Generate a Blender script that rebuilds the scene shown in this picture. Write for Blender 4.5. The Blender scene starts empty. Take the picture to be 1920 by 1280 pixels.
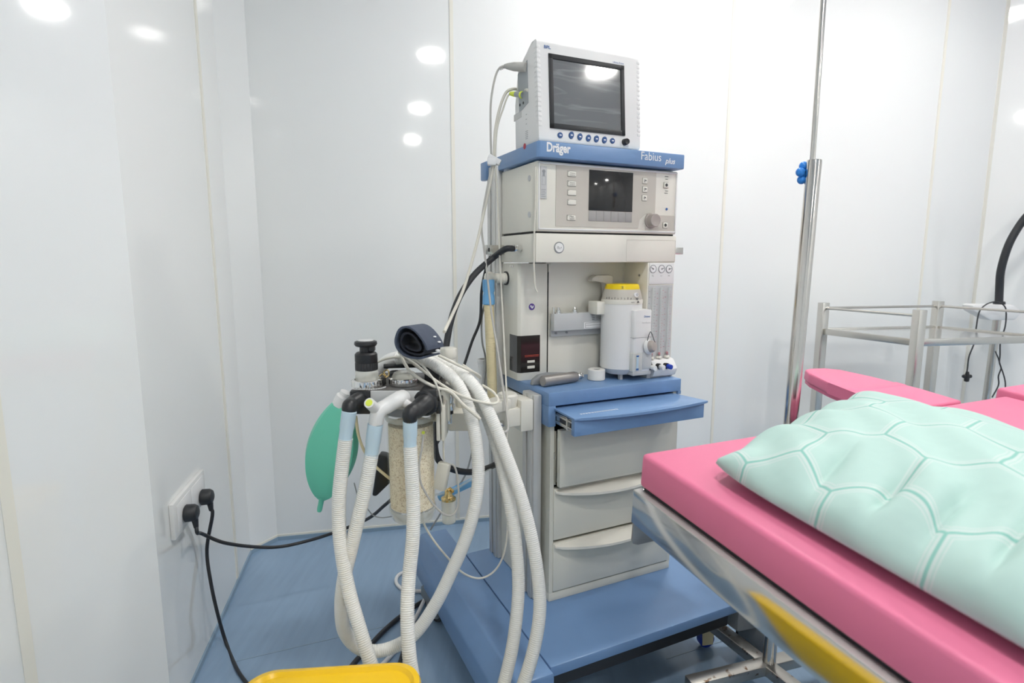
import bpy, bmesh, math, random
from mathutils import Vector, Matrix
random.seed(7)
SC = bpy.context.scene
COL = SC.collection
R = math.radians
# ------------------------------------------------------------------ camera, world, exposure
CAM_H = 1.15
PITCH = math.atan(153 / 1060.0)
FPX = 1060.0
cam_data = bpy.data.cameras.new('camera')
cam = bpy.data.objects.new('camera', cam_data)
COL.objects.link(cam)
SC.camera = cam
cam.location = (0, 0, CAM_H)
cam.rotation_euler = (math.pi / 2 - PITCH, 0, 0)
cam_data.sensor_width = 36
cam_data.lens = 36 * FPX / 1920
cam_data.clip_start = 0.02
cam_data.dof.use_dof = True
cam_data.dof.focus_distance = 1.5
cam_data.dof.aperture_fstop = 4.0
world = bpy.data.worlds.new('world')
SC.world = world
world.use_nodes = True
world.node_tree.nodes['Background'].inputs[0].default_value = (0.9, 0.95, 1, 1)
world.node_tree.nodes['Background'].inputs[1].default_value = 0.3
vs = SC.view_settings
vs.view_transform = 'Standard'
vs.look = 'None'
vs.gamma = 1
vs.use_curve_mapping = False
vs.exposure = 1.62
LAMP_STRENGTH = 62.0
CEIL = 2.65

# ------------------------------------------------------------------ view helpers (reading sizes off the photograph)
cp, sp = math.cos(PITCH), math.sin(PITCH)
def ray(x, y):
    a = (x - 960) / FPX; b = -(y - 640) / FPX
    return Vector((a, cp + b * sp, -sp + b * cp))
def at(x, y, Y):
    r = ray(x, y)
    return Vector((0, 0, CAM_H)) + r * (Y / r.y)
def atz(x, y, z):
    r = ray(x, y)
    return Vector((0, 0, CAM_H)) + r * ((z - CAM_H) / r.z)
class Frame:
    def __init__(s, o, yaw):
        s.o = Vector(o); s.yaw = yaw
        s.m = Matrix.Translation(s.o) @ Matrix.Rotation(yaw, 4, 'Z'); s.i = s.m.inverted()
    def w(s, x, y, z): return s.m @ Vector((x, y, z))
    def on(s, px, py, y0):            # point of the vertical plane y=y0 of this frame
        d = s.i.to_3x3() @ ray(px, py); c = s.i @ Vector((0, 0, CAM_H))
        t = (y0 - c.y) / d.y
        return c + d * t
    def onx(s, px, py, x0):
        d = s.i.to_3x3() @ ray(px, py); c = s.i @ Vector((0, 0, CAM_H))
        return c + d * ((x0 - c.x) / d.x)

# ------------------------------------------------------------------ materials
MATS = {}
def mat(name, col, rough=0.5, metal=0.0, spec=0.5, coat=0.0, alpha=1.0, trans=0.0, emit=None, bump=None, var=None, sss=0.0):
    m = bpy.data.materials.new(name); m.use_nodes = True
    nt = m.node_tree; b = nt.nodes['Principled BSDF']
    b.inputs['Base Color'].default_value = (*col, 1)
    b.inputs['Roughness'].default_value = rough
    b.inputs['Metallic'].default_value = metal
    b.inputs['Specular IOR Level'].default_value = spec
    b.inputs['Coat Weight'].default_value = coat
    b.inputs['Coat Roughness'].default_value = 0.05
    b.inputs['Alpha'].default_value = alpha
    b.inputs['Transmission Weight'].default_value = trans
    if sss:
        b.inputs['Subsurface Weight'].default_value = sss
        b.inputs['Subsurface Radius'].default_value = (0.01, 0.01, 0.01)
        b.inputs['Subsurface Scale'].default_value = 1.0
    if emit:
        b.inputs['Emission Color'].default_value = (*emit[0], 1)
        b.inputs['Emission Strength'].default_value = emit[1]
    tc = nt.nodes.new('ShaderNodeTexCoord')
    if var or bump:
        n = nt.nodes.new('ShaderNodeTexNoise'); mp = nt.nodes.new('ShaderNodeMapping')
        nt.links.new(tc.outputs['Object'], mp.inputs[0]); nt.links.new(mp.outputs[0], n.inputs['Vector'])
        sc_ = (var or bump)[1]
        n.inputs['Scale'].default_value = 1.0; n.inputs['Detail'].default_value = 4
        mp.inputs['Scale'].default_value = sc_ if isinstance(sc_, tuple) else (sc_,) * 3
    if var:                                   # var = (amount, scale)
        mr = nt.nodes.new('ShaderNodeMapRange'); mr.inputs['To Min'].default_value = 1 - var[0]; mr.inputs['To Max'].default_value = 1 + var[0]
        nt.links.new(n.outputs[0], mr.inputs[0])
        mx = nt.nodes.new('ShaderNodeVectorMath'); mx.operation = 'SCALE'
        mx.inputs[0].default_value = col
        nt.links.new(mr.outputs[0], mx.inputs['Scale']); nt.links.new(mx.outputs[0], b.inputs['Base Color'])
    if bump:                                  # bump = (strength, scale, distance)
        bp = nt.nodes.new('ShaderNodeBump'); bp.inputs['Strength'].default_value = bump[0]; bp.inputs['Distance'].default_value = bump[2] if len(bump) > 2 else 0.001
        nt.links.new(n.outputs[0], bp.inputs['Height']); nt.links.new(bp.outputs[0], b.inputs['Normal'])
    MATS[name] = m
    return m
mat('wall', (0.855, 0.87, 0.865), 0.06, spec=0.55, bump=(0.015, 3.0, 0.01))
mat('seam', (0.83, 0.81, 0.73), 0.5)
mat('ceiling', (0.9, 0.9, 0.88), 0.7)
mat('floor', (0.265, 0.385, 0.54), 0.2, spec=0.5, var=(0.10, (45, 4, 5)))
mat('cove', (0.26, 0.37, 0.48), 0.4)
mat('blue', (0.165, 0.29, 0.51), 0.32, spec=0.5, var=(0.03, 30))
mat('cream', (0.80, 0.78, 0.70), 0.42, var=(0.02, 20))
mat('white', (0.80, 0.80, 0.79), 0.35, var=(0.015, 20))
mat('cabinet', (0.70, 0.69, 0.61), 0.4, var=(0.02, 12))
mat('greypanel', (0.57, 0.54, 0.48), 0.5, var=(0.02, 40))
mat('greylight', (0.55, 0.56, 0.56), 0.4, var=(0.02, 30))
mat('greymid', (0.28, 0.29, 0.30), 0.45, var=(0.03, 30))
mat('greykey', (0.36, 0.35, 0.34), 0.45)
mat('beigeknob', (0.42, 0.37, 0.34), 0.4)
mat('black', (0.015, 0.016, 0.018), 0.4, var=(0.1, 60))
mat('rubber', (0.022, 0.024, 0.028), 0.45, var=(0.1, 60))
mat('darkgap', (0.01, 0.01, 0.01), 0.8)
mat('darkblock', (0.10, 0.095, 0.09), 0.42, var=(0.08, 40))
mat('lcd', (0.022, 0.02, 0.018), 0.08, spec=0.6)
mat('steel', (0.62, 0.60, 0.56), 0.24, metal=1.0, bump=(0.06, 90, 0.002), var=(0.12, (3, 3, 1)))
mat('polished', (0.66, 0.66, 0.65), 0.13, metal=1.0, bump=(0.05, 14, 0.002), var=(0.08, 9))
mat('poletube', (0.66, 0.63, 0.59), 0.14, metal=1.0, var=(0.08, 6))
mat('chrome', (0.8, 0.79, 0.77), 0.1, metal=1.0, var=(0.05, 30))
mat('brushed', (0.36, 0.34, 0.32), 0.45, metal=0.7, var=(0.06, 60))
mat('alu', (0.60, 0.60, 0.58), 0.45, metal=0.4, var=(0.04, 20))
mat('brass', (0.75, 0.56, 0.25), 0.25, metal=1.0, var=(0.05, 30))
mat('pink', (0.78, 0.20, 0.34), 0.42, spec=0.35, bump=(0.25, 500, 0.0006), var=(0.03, 10))
mat('green', (0.15, 0.60, 0.43), 0.38, var=(0.05, 8), sss=0.1)
mat('yellow', (0.88, 0.55, 0.01), 0.25, var=(0.03, 10))
mat('yellowdial', (0.93, 0.68, 0.01), 0.35, var=(0.02, 30))
mat('yellowtube', (0.80, 0.70, 0.44), 0.5, var=(0.04, 50))
mat('bluecuff', (0.17, 0.44, 0.75), 0.4, var=(0.04, 30))
mat('palecuff', (0.55, 0.70, 0.80), 0.35, var=(0.02, 30))
mat('knobblue', (0.03, 0.25, 0.75), 0.35, var=(0.04, 30))
mat('deepblue', (0.01, 0.05, 0.42), 0.35, var=(0.04, 30))
mat('buttonblue', (0.03, 0.09, 0.25), 0.4, var=(0.04, 60))
mat('cablegrey', (0.50, 0.49, 0.46), 0.45, var=(0.03, 40))
mat('cablecream', (0.68, 0.66, 0.58), 0.45, var=(0.03, 40))
mat('cablemid', (0.33, 0.34, 0.34), 0.45, var=(0.03, 40))
mat('ink', (0.12, 0.12, 0.12), 0.6)
mat('inkblue', (0.03, 0.12, 0.35), 0.6)
mat('inkred', (0.45, 0.06, 0.09), 0.6)
mat('inkpurple', (0.12, 0.06, 0.32), 0.6)
mat('inkwhite', (0.85, 0.85, 0.85), 0.5)
mat('redline', (0.5, 0.08, 0.05), 0.5)
mat('navy', (0.05, 0.065, 0.10), 0.7, bump=(0.5, 500, 0.0006), var=(0.15, 60))
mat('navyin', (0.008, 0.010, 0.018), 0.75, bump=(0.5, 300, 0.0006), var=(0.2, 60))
mat('paper', (0.82, 0.81, 0.77), 0.7, bump=(0.3, 200, 0.0005))
mat('connector', (0.35, 0.38, 0.40), 0.4)
mat('lime', (0.75, 0.85, 0.10), 0.4)
mat('caster_body', (0.20, 0.22, 0.24), 0.35)
mat('glass', (0.97, 0.97, 0.92), 0.03, trans=1.0)
mat('lampglow', (1, 1, 1), 0.5, emit=((1.0, 0.975, 0.93), LAMP_STRENGTH))

def thin_clear(name, col, a, rough=0.08):
    m = mat(name, col, rough, alpha=a); return m
thin_clear('clear', (0.85, 0.85, 0.76), 0.38)
thin_clear('canister_clear', (0.85, 0.85, 0.78), 0.07)
thin_clear('window', (0.10, 0.10, 0.09), 0.62, 0.05)
thin_clear('tubeglass', (0.75, 0.8, 0.78), 0.28)
# breathing hose: milky translucent plastic
m = mat('hose', (0.88, 0.88, 0.84), 0.4, var=(0.03, 40)); b = m.node_tree.nodes['Principled BSDF']; b.inputs['Alpha'].default_value = 0.9
# granules
def granules():
    m = mat('granules', (0.62, 0.52, 0.36), 0.8); nt = m.node_tree; b = nt.nodes['Principled BSDF']
    v = nt.nodes.new('ShaderNodeTexVoronoi'); v.inputs['Scale'].default_value = 420
    tc = nt.nodes['Texture Coordinate']; nt.links.new(tc.outputs['Object'], v.inputs['Vector'])
    cr = nt.nodes.new('ShaderNodeValToRGB'); cr.color_ramp.elements[0].color = (0.62, 0.48, 0.28, 1); cr.color_ramp.elements[1].color = (1.0, 0.90, 0.68, 1)
    cr.color_ramp.elements[1].position = 0.45
    sep = nt.nodes.new('ShaderNodeSeparateColor'); nt.links.new(v.outputs['Color'], sep.inputs[0]); nt.links.new(sep.outputs[0], cr.inputs[0])
    nt.links.new(cr.outputs[0], b.inputs['Base Color'])
    bp = nt.nodes.new('ShaderNodeBump'); bp.inputs['Strength'].default_value = 0.6; bp.inputs['Distance'].default_value = 0.002; bp.invert = True
    nt.links.new(v.outputs['Distance'], bp.inputs['Height']); nt.links.new(bp.outputs[0], b.inputs['Normal'])
granules()
# monitor glass: hazy reflection of the room painted in as grey, plus wipe streaks
def screen_mat():
    m = mat('screen', (0.12, 0.125, 0.13), 0.07, spec=0.9, coat=0.6); nt = m.node_tree; b = nt.nodes['Principled BSDF']
    tc = nt.nodes['Texture Coordinate']
    mp = nt.nodes.new('ShaderNodeMapping'); mp.inputs['Scale'].default_value = (5, 30, 34); mp.inputs['Rotation'].default_value = (0, R(14), 0)
    n = nt.nodes.new('ShaderNodeTexNoise'); n.inputs['Scale'].default_value = 1; n.inputs['Detail'].default_value = 6; n.inputs['Distortion'].default_value = 1.5
    nt.links.new(tc.outputs['Object'], mp.inputs[0]); nt.links.new(mp.outputs[0], n.inputs['Vector'])
    cr = nt.nodes.new('ShaderNodeValToRGB'); cr.color_ramp.elements[0].position = 0.52; cr.color_ramp.elements[0].color = (0.15, 0.158, 0.16, 1)
    cr.color_ramp.elements[1].position = 0.86; cr.color_ramp.elements[1].color = (0.33, 0.34, 0.345, 1)
    nt.links.new(n.outputs[0], cr.inputs[0]); nt.links.new(cr.outputs[0], b.inputs['Base Color'])
screen_mat()
# pillow cloth: hexagon print
def pillow_mat():
    m = mat('pillowcloth', (0.5, 0.78, 0.72), 0.85, spec=0.2); nt = m.node_tree; b = nt.nodes['Principled BSDF']; L = nt.links
    def N(t, **k):
        n = nt.nodes.new(t)
        for a, v in k.items(): setattr(n, a, v)
        return n
    def vm(op, a, bb=None, c=None):
        n = N('ShaderNodeVectorMath', operation=op)
        for i, v in enumerate((a, bb, c)):
            if v is None: continue
            if isinstance(v, tuple): n.inputs[i].default_value = v
            else: L.new(v, n.inputs[i])
        return n.outputs[0] if op not in ('LENGTH', 'DOT_PRODUCT') else n.outputs['Value']
    def mt(op, a, bb=None):
        n = N('ShaderNodeMath', operation=op)
        for i, v in enumerate((a, bb)):
            if v is None: continue
            if isinstance(v, (int, float)): n.inputs[i].default_value = v
            else: L.new(v, n.inputs[i])
        return n.outputs[0]
    tc = nt.nodes['Texture Coordinate']
    mp = N('ShaderNodeMapping'); mp.inputs['Rotation'].default_value = (0, 0, R(PILLOW_ROT)); mp.inputs['Scale'].default_value = (7.0, 7.0, 1); mp.inputs['Location'].default_value = (0.23, 0.1, 0)
    L.new(tc.outputs['UV'], mp.inputs[0])
    p = vm('MULTIPLY', mp.outputs[0], (1, 1, 0))
    r = (1.0, 1.7320508, 1.0); hh = (0.5, 0.8660254, 0.0)
    fa = vm('SUBTRACT', vm('WRAP', p, r, (0, 0, 0)), hh)
    fb = vm('SUBTRACT', vm('WRAP', vm('SUBTRACT', p, hh), r, (0, 0, 0)), hh)
    la = vm('LENGTH', fa); lb = vm('LENGTH', fb)
    t = mt('LESS_THAN', la, lb)
    mix = N('ShaderNodeMix', data_type='VECTOR'); L.new(t, mix.inputs[0]); L.new(fb, mix.inputs[4]); L.new(fa, mix.inputs[5])
    g = vm('ABSOLUTE', mix.outputs[1])
    sx = N('ShaderNodeSeparateXYZ'); L.new(g, sx.inputs[0])
    d = mt('MAXIMUM', sx.outputs[0], vm('DOT_PRODUCT', g, (0.5, 0.8660254, 0)))
    cr = N('ShaderNodeValToRGB'); e = cr.color_ramp.elements
    base = (0.47, 0.65, 0.605, 1); lite = (0.58, 0.68, 0.655, 1); dark = (0.27, 0.54, 0.48, 1)
    e[0].position = 0; e[0].color = base; e[1].position = 0.42; e[1].color = base
    for pos, c in ((0.425, base), (0.43, lite), (0.438, lite), (0.443, base), (0.455, base), (0.46, lite), (0.482, lite), (0.488, dark)):
        x = e.new(pos); x.color = c
    L.new(d, cr.inputs[0]); L.new(cr.outputs[0], b.inputs['Base Color'])
    n = N('ShaderNodeTexNoise'); n.inputs['Scale'].default_value = 7; n.inputs['Detail'].default_value = 3
    L.new(tc.outputs['Object'], n.inputs['Vector'])
    bp = N('ShaderNodeBump'); bp.inputs['Strength'].default_value = 0.55; bp.inputs['Distance'].default_value = 0.02
    L.new(n.outputs[0], bp.inputs['Height']); L.new(bp.outputs[0], b.inputs['Normal'])
PILLOW_ROT = 37
pillow_mat()
def rusty_steel():
    m = mat('rustysteel', (0.5, 0.48, 0.44), 0.3, metal=0.9); nt = m.node_tree; b = nt.nodes['Principled BSDF']
    n = nt.nodes.new('ShaderNodeTexNoise'); n.inputs['Scale'].default_value = 45; n.inputs['Detail'].default_value = 5
    nt.links.new(nt.nodes['Texture Coordinate'].outputs['Object'], n.inputs['Vector'])
    cr = nt.nodes.new('ShaderNodeValToRGB'); cr.color_ramp.elements[0].position = 0.60; cr.color_ramp.elements[0].color = (0.5, 0.48, 0.44, 1)
    cr.color_ramp.elements[1].position = 0.68; cr.color_ramp.elements[1].color = (0.16, 0.09, 0.05, 1)
    nt.links.new(n.outputs[0], cr.inputs[0]); nt.links.new(cr.outputs[0], b.inputs['Base Color'])
rusty_steel()

# ------------------------------------------------------------------ mesh builder
def catmull(pts, n=8):
    P = [Vector(p) for p in pts]
    if len(P) < 3: return P
    P = [P[0] * 2 - P[1]] + P + [P[-1] * 2 - P[-2]]
    out = []
    for i in range(1, len(P) - 2):
        p0, p1, p2, p3 = P[i - 1:i + 3]
        for k in range(n):
            t = k / n
            out.append(0.5 * ((2 * p1) + (p2 - p0) * t + (2 * p0 - 5 * p1 + 4 * p2 - p3) * t * t + (3 * p1 - p0 - 3 * p2 + p3) * t ** 3))
    out.append(P[-2])
    return out
def resample(pts, step):
    L = [0]
    for a, b in zip(pts, pts[1:]): L.append(L[-1] + (b - a).length)
    n = max(2, int(L[-1] / step)); out = []; j = 0
    for i in range(n + 1):
        s = L[-1] * i / n
        while j < len(L) - 2 and L[j + 1] < s: j += 1
        t = (s - L[j]) / max(1e-9, L[j + 1] - L[j]); out.append(pts[j].lerp(pts[j + 1], min(1, t)))
    return out
class B:
    def __init__(s): s.bm = bmesh.new()
    def _bev(s, faces, bev, seg=2):
        if bev > 0:
            ed = list({e for f in faces for e in f.edges})
            bmesh.ops.bevel(s.bm, geom=ed, offset=bev, segments=seg, affect='EDGES', profile=0.5, clamp_overlap=True)
    def box(s, x0, x1, y0, y1, z0, z1, bev=0.0, seg=2, M=None):
        v = [s.bm.verts.new((x, y, z)) for z in (z0, z1) for y in (y0, y1) for x in (x0, x1)]
        if M is not None:
            for q in v: q.co = M @ q.co
        idx = [(0, 2, 3, 1), (4, 5, 7, 6), (0, 1, 5, 4), (2, 6, 7, 3), (0, 4, 6, 2), (1, 3, 7, 5)]
        f = [s.bm.faces.new([v[i] for i in q]) for q in idx]
        s._bev(f, bev, seg); return s
    def prism(s, poly, z0, z1, M=None, bev=0.0, seg=2):   # poly in xy, extruded along z, then mapped by M
        M = M or Matrix()
        n = len(poly)
        a = [s.bm.verts.new(M @ Vector((p[0], p[1], z0))) for p in poly]
        c = [s.bm.verts.new(M @ Vector((p[0], p[1], z1))) for p in poly]
        f = [s.bm.faces.new(list(reversed(a))), s.bm.faces.new(c)]
        for i in range(n): f.append(s.bm.faces.new((a[i], a[(i + 1) % n], c[(i + 1) % n], c[i])))
        s._bev(f, bev, seg); return s
    def lathe(s, prof, o=(0, 0, 0), ax=(0, 0, 1), n=28, ripple=None):
        q = Vector((0, 0, 1)).rotation_difference(Vector(ax)).to_matrix(); o = Vector(o); rings = []
        for r, z in prof:
            if r < 1e-6: rings.append([s.bm.verts.new(o + q @ Vector((0, 0, z)))]); continue
            ring = []
            for i in range(n):
                a = 2 * math.pi * i / n; rr = r * (1 + (ripple if ripple and i % 2 else 0))
                ring.append(s.bm.verts.new(o + q @ Vector((rr * math.cos(a), rr * math.sin(a), z))))
            rings.append(ring)
        for a, b in zip(rings, rings[1:]):
            for i in range(n):
                j = (i + 1) % n
                if len(a) == 1 and len(b) == 1: continue
                if len(a) == 1: s.bm.faces.new((a[0], b[j], b[i]))
                elif len(b) == 1: s.bm.faces.new((a[i], a[j], b[0]))
                else: s.bm.faces.new((a[i], a[j], b[j], b[i]))
        if prof[0] == prof[-1]: return s
        if len(rings[0]) > 1: s.bm.faces.new(list(reversed(rings[0])))
        if len(rings[-1]) > 1: s.bm.faces.new(rings[-1])
        return s
    def cyl(s, p0, p1, r0, r1=None, n=20, ch=0.0):
        p0, p1 = Vector(p0), Vector(p1); L = (p1 - p0).length; r1 = r0 if r1 is None else r1
        pr = [(r0, 0), (r1, L)] if not ch else [(r0 - ch, 0), (r0, ch), (r1, L - ch), (r1 - ch, L)]
        return s.lathe(pr, p0, (p1 - p0).normalized(), n)
    def tube(s, pts, r, n=10, smooth=8, step=None, rf=None):
        P = catmull(pts, smooth) if smooth else [Vector(p) for p in pts]
        if step: P = resample(P, step)
        t = (P[1] - P[0]).normalized(); u = t.orthogonal().normalized(); prev = t; rings = []
        for i, p in enumerate(P):
            t = ((P[min(i + 1, len(P) - 1)] - P[max(i - 1, 0)])).normalized()
            u = (prev.rotation_difference(t) @ u); u = (u - t * u.dot(t)).normalized(); prev = t; v = t.cross(u)
            rr = rf(i, i / (len(P) - 1)) if rf else r
            rings.append([s.bm.verts.new(p + (u * math.cos(2 * math.pi * k / n) + v * math.sin(2 * math.pi * k / n)) * rr) for k in range(n)])
        for a, b in zip(rings, rings[1:]):
            for k in range(n): s.bm.faces.new((a[k], a[(k + 1) % n], b[(k + 1) % n], b[k]))
        s.bm.faces.new(list(reversed(rings[0]))); s.bm.faces.new(rings[-1]); return s
    def ball(s, c, r, sc=(1, 1, 1), n=16):
        M = Matrix.Translation(c) @ Matrix.Diagonal((*sc, 1))
        bmesh.ops.create_uvsphere(s.bm, u_segments=n, v_segments=n // 2 + 2, radius=r, matrix=M); return s
    def text(s, txt, width, o, rot, bold=0.0, shear=0.0, h=None):       # lettering as thin flat mesh, fitted to a width
        cu = bpy.data.curves.new('t', 'FONT'); cu.body = txt; cu.size = 1; cu.offset = bold; cu.shear = shear; cu.extrude = 0.0; cu.resolution_u = 3
        ob = bpy.data.objects.new('t', cu); dg = None
        me = bpy.data.meshes.new_from_object(ob)
        xs = [v.co.x for v in me.vertices]; ys = [v.co.y for v in me.vertices]
        k = width / (max(xs) - min(xs)); ky = k if h is None else h / (max(ys) - min(ys))
        Mx = Matrix.Translation(o) @ rot.to_4x4() @ Matrix.Diagonal((k, ky, 1, 1)) @ Matrix.Translation((-min(xs), 0, 0))
        me.transform(Mx); s.bm.from_mesh(me)
        bpy.data.objects.remove(ob); bpy.data.curves.remove(cu); bpy.data.meshes.remove(me); return s
    def tf(s, M): s.bm.transform(M); return s
    def build(s, name, m, parent=None, world=False, label=None, sharp=35, loc=None):
        me = bpy.data.meshes.new(name)
        bmesh.ops.recalc_face_normals(s.bm, faces=s.bm.faces)
        if parent is not None and world: s.bm.transform(ROOT[parent.name].inverted())
        if parent is None:
            vs_ = [v.co for v in s.bm.verts]
            if loc is None:
                lo = [min(v[i] for v in vs_) for i in range(3)]; hi = [max(v[i] for v in vs_) for i in range(3)]
                loc = Vector(((lo[0] + hi[0]) / 2, (lo[1] + hi[1]) / 2, lo[2]))
            s.bm.transform(Matrix.Translation(-Vector(loc)))
        s.bm.to_mesh(me); s.bm.free()
        for p in me.polygons: p.use_smooth = True
        if hasattr(me, 'set_sharp_from_angle'): me.set_sharp_from_angle(angle=R(sharp))
        me.materials.append(MATS[m])
        o = bpy.data.objects.new(name, me); COL.objects.link(o)
        if parent is not None: o.parent = parent; ROOT[o.name] = ROOT[parent.name]
        else: o.location = loc; ROOT[o.name] = Matrix.Translation(loc)
        if label: o['label'] = label
        return o
ROOT = {}
RX90 = Matrix.Rotation(math.pi / 2, 3, 'X')
def tag(o, label, cat, group=None):
    o['label'] = label; o['category'] = cat
    if group: o['group'] = group
    return o
def thing(name, label, cat, loc, yaw=0.0, group=None):
    o = bpy.data.objects.new(name, None); COL.objects.link(o); o.empty_display_size = 0.05
    o.location = loc; o.rotation_euler = (0, 0, yaw); tag(o, label, cat, group)
    ROOT[o.name] = Matrix.Translation(loc) @ Matrix.Rotation(yaw, 4, 'Z')
    return o
def struct(b, name, m):
    o = b.build(name, m, loc=(0, 0, 0)); o['kind'] = 'structure'; return o

# ------------------------------------------------------------------ room
BL = Vector((-0.972, 2.204)); LC = Vector((-1.033, 2.092)); LF = Vector((-0.845, 1.26))
d_back = Vector((math.sin(R(78.4)), math.cos(R(78.4)))); d_side = Vector((math.sin(R(168.4)), math.cos(R(168.4))))
d_a = Vector((math.sin(R(213)), math.cos(R(213))))
A2 = LF + d_a * 1.1
BR = Vector((2.365, 2.889)); d_c = Vector((math.sin(R(123.4)), math.cos(R(123.4))))
RC = BR + d_c * 1.5; RR = RC + d_side * 5.2
A3 = A2 + d_side * 4.2
polyg = [BL, LC, LF, A2, A3, RR, RC, BR]
names = ['wall_left_corner', 'wall_left', 'wall_left_front', 'wall_left_rear', 'wall_rear', 'wall_right', 'wall_right_corner', 'wall_back']
cen = Vector((0.8, 0.0))
for i, nm in enumerate(names):
    a, c = polyg[i], polyg[(i + 1) % len(polyg)]
    t = (c - a).normalized(); n = Vector((t.y, -t.x))
    if n.dot(cen - a) > 0: n = -n
    b = B(); b.prism([a, c, c + n * 0.06, a + n * 0.06], 0.0, CEIL)
    struct(b, nm, 'wall')
    bb = B(); bb.prism([a, c, c - n * 0.006, a - n * 0.006], 0.0, 0.016)
    struct(bb, 'baseboard_' + nm[5:], 'cove')
    if nm in ('wall_back', 'wall_left_corner'):
        b2 = B(); b2.prism([a, c, c - n * 0.003, a - n * 0.003], 0.016, 0.024); struct(b2, 'trim_base_' + nm[5:], 'seam')
b = B(); b.prism([p + (p - cen).normalized() * 0.1 for p in polyg], -0.05, 0.0); struct(b, 'floor', 'floor')
b = B(); b.prism([p + (p - cen).normalized() * 0.1 for p in polyg], CEIL, CEIL + 0.05); struct(b, 'ceiling', 'ceiling')
def seam(i, p, d, w=0.012, t=0.0025):
    p = Vector(p); d = d.normalized(); n = Vector((d.y, -d.x))
    if n.dot(cen - p) < 0: n = -n
    b = B(); b.prism([p - d * w / 2 - n * 0.0005, p + d * w / 2 - n * 0.0005, p + d * w / 2 + n * t, p - d * w / 2 + n * t], 0.02, CEIL - 0.001)
    struct(b, 'trim_%d' % i, 'seam')
def on_back(x): return BL + d_back * ((x - BL.x) / d_back.x)
seam(1, on_back(-0.2365), d_back, 0.014); seam(2, on_back(0.950), d_back, 0.013); seam(3, on_back(2.030), d_back, 0.014); seam(4, BR - d_back * 0.008, d_back, 0.02)
ls = LF - LC
seam(5, LC + ls * ((1.892 - LC.y) / ls.y), ls, 0.022)
seam(6, LF + d_a * 0.255, d_a, 0.02)
# vinyl joints in the floor
for k, (p, q) in enumerate((((440, 1240), (760, 1165)), ((1250, 1235), (1420, 1180)))):
    a_, b_ = atz(*p, 0), atz(*q, 0); a_, b_ = Vector(a_[:2]), Vector(b_[:2]); d = (b_ - a_).normalized(); n = Vector((d.y, -d.x)) * 0.0015
    bb = B(); a_ -= d * 0.0; bb.prism([a_ - n, b_ - n, b_ + n, a_ + n], -0.001, 0.0008); struct(bb, 'trim_%d' % (7 + k), 'cove')

# ceiling lights
LP = []
nb = Vector((d_back.y, -d_back.x))
for px, py in ((1443, 8), (808, 103), (1222, 150), (786, 202), (1305, 236), (1573, 190)):
    r = ray(px, py); t = (CEIL - CAM_H) / r.z; Mx = Vector((r.x * t, r.y * t)); d = (Mx - BL).dot(nb)
    LP.append(Mx - nb * 2 * d)
ALONG = LP[3] - LP[1]; ACROSS = LP[5] - LP[2]
LP += [LP[0] - ACROSS * 0.62 + ALONG * -0.05, LP[3] + ALONG, LP[3] + ACROSS * 2 , LP[4] + ALONG * 1.1]  # extra lights added out of view to brighten wall centre and machine front
print('LP', [tuple(round(c, 2) for c in p) for p in LP])
proto = None
for i, p in enumerate(LP):
    if proto is None:
        t = thing('ceiling_light', 'round recessed ceiling light', 'light', (0, 0, CEIL), 0)
        B().lathe([(0.088, -0.006), (0.1, -0.004), (0.1, 0.0), (0.086, 0.0), (0.086, -0.003), (0.088, -0.006)], n=40).build('light_frame', 'white', t)
        B().lathe([(0.0, -0.004), (0.086, -0.004), (0.086, -0.001), (0, -0.001)], n=40).build('diffuser', 'lampglow', t)
        proto = t; o = t
    else:
        o = proto.copy(); COL.objects.link(o)
        for ch in proto.children:
            c = ch.copy(); COL.objects.link(c); c.parent = o
    o.location = (p.x, p.y, CEIL)
    o['label'] = 'round white ceiling light lighting the room from above'; o['group'] = 'round ceiling lights'
# ------------------------------------------------------------------ anaesthesia workstation
YAW = R(24.9)
O = atz(1030, 1130, 0.21)
F = Frame((O.x, O.y, 0), YAW)
T = thing('anaesthesia_machine', 'tall cream and blue anaesthesia workstation on wheels with drawers and control panel', 'anaesthesia machine', F.o, YAW)
def P(b, name, m, parent=None, label=None, **k): return b.build(name, m, parent or T, label=label, **k)
# base platform
b = B(); b.prism([(-0.118, -0.222), (0.482, -0.222), (0.482, 0.35), (-0.118, 0.35)], 0.182, 0.21, bev=0.004)
P(b, 'base_platform', 'blue')
b = B(); b.box(-0.10, 0.46, -0.20, 0.33, 0.135, 0.182); P(b, 'chassis', 'black')
MY = Matrix(((1, 0, 0, 0), (0, 0, 1, 0), (0, 1, 0, 0), (0, 0, 0, 1)))   # poly (x,z) -> extruded along y
b = B()
sec0 = [(-0.25, 0.10), (-0.246, 0.165), (-0.212, 0.214), (-0.122, 0.214), (-0.119, 0.20), (-0.119, 0.10)]
b.prism(sec0, -0.245, 0.535, M=MY, bev=0.006); P(b, 'base_leg', 'blue')
b = B(); b.prism([(0.484, -0.215), (0.60, -0.235), (0.625, -0.20), (0.60, -0.14), (0.484, -0.10)], 0.112, 0.176, bev=0.010); P(b, 'caster_cover', 'caster_body')
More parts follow.
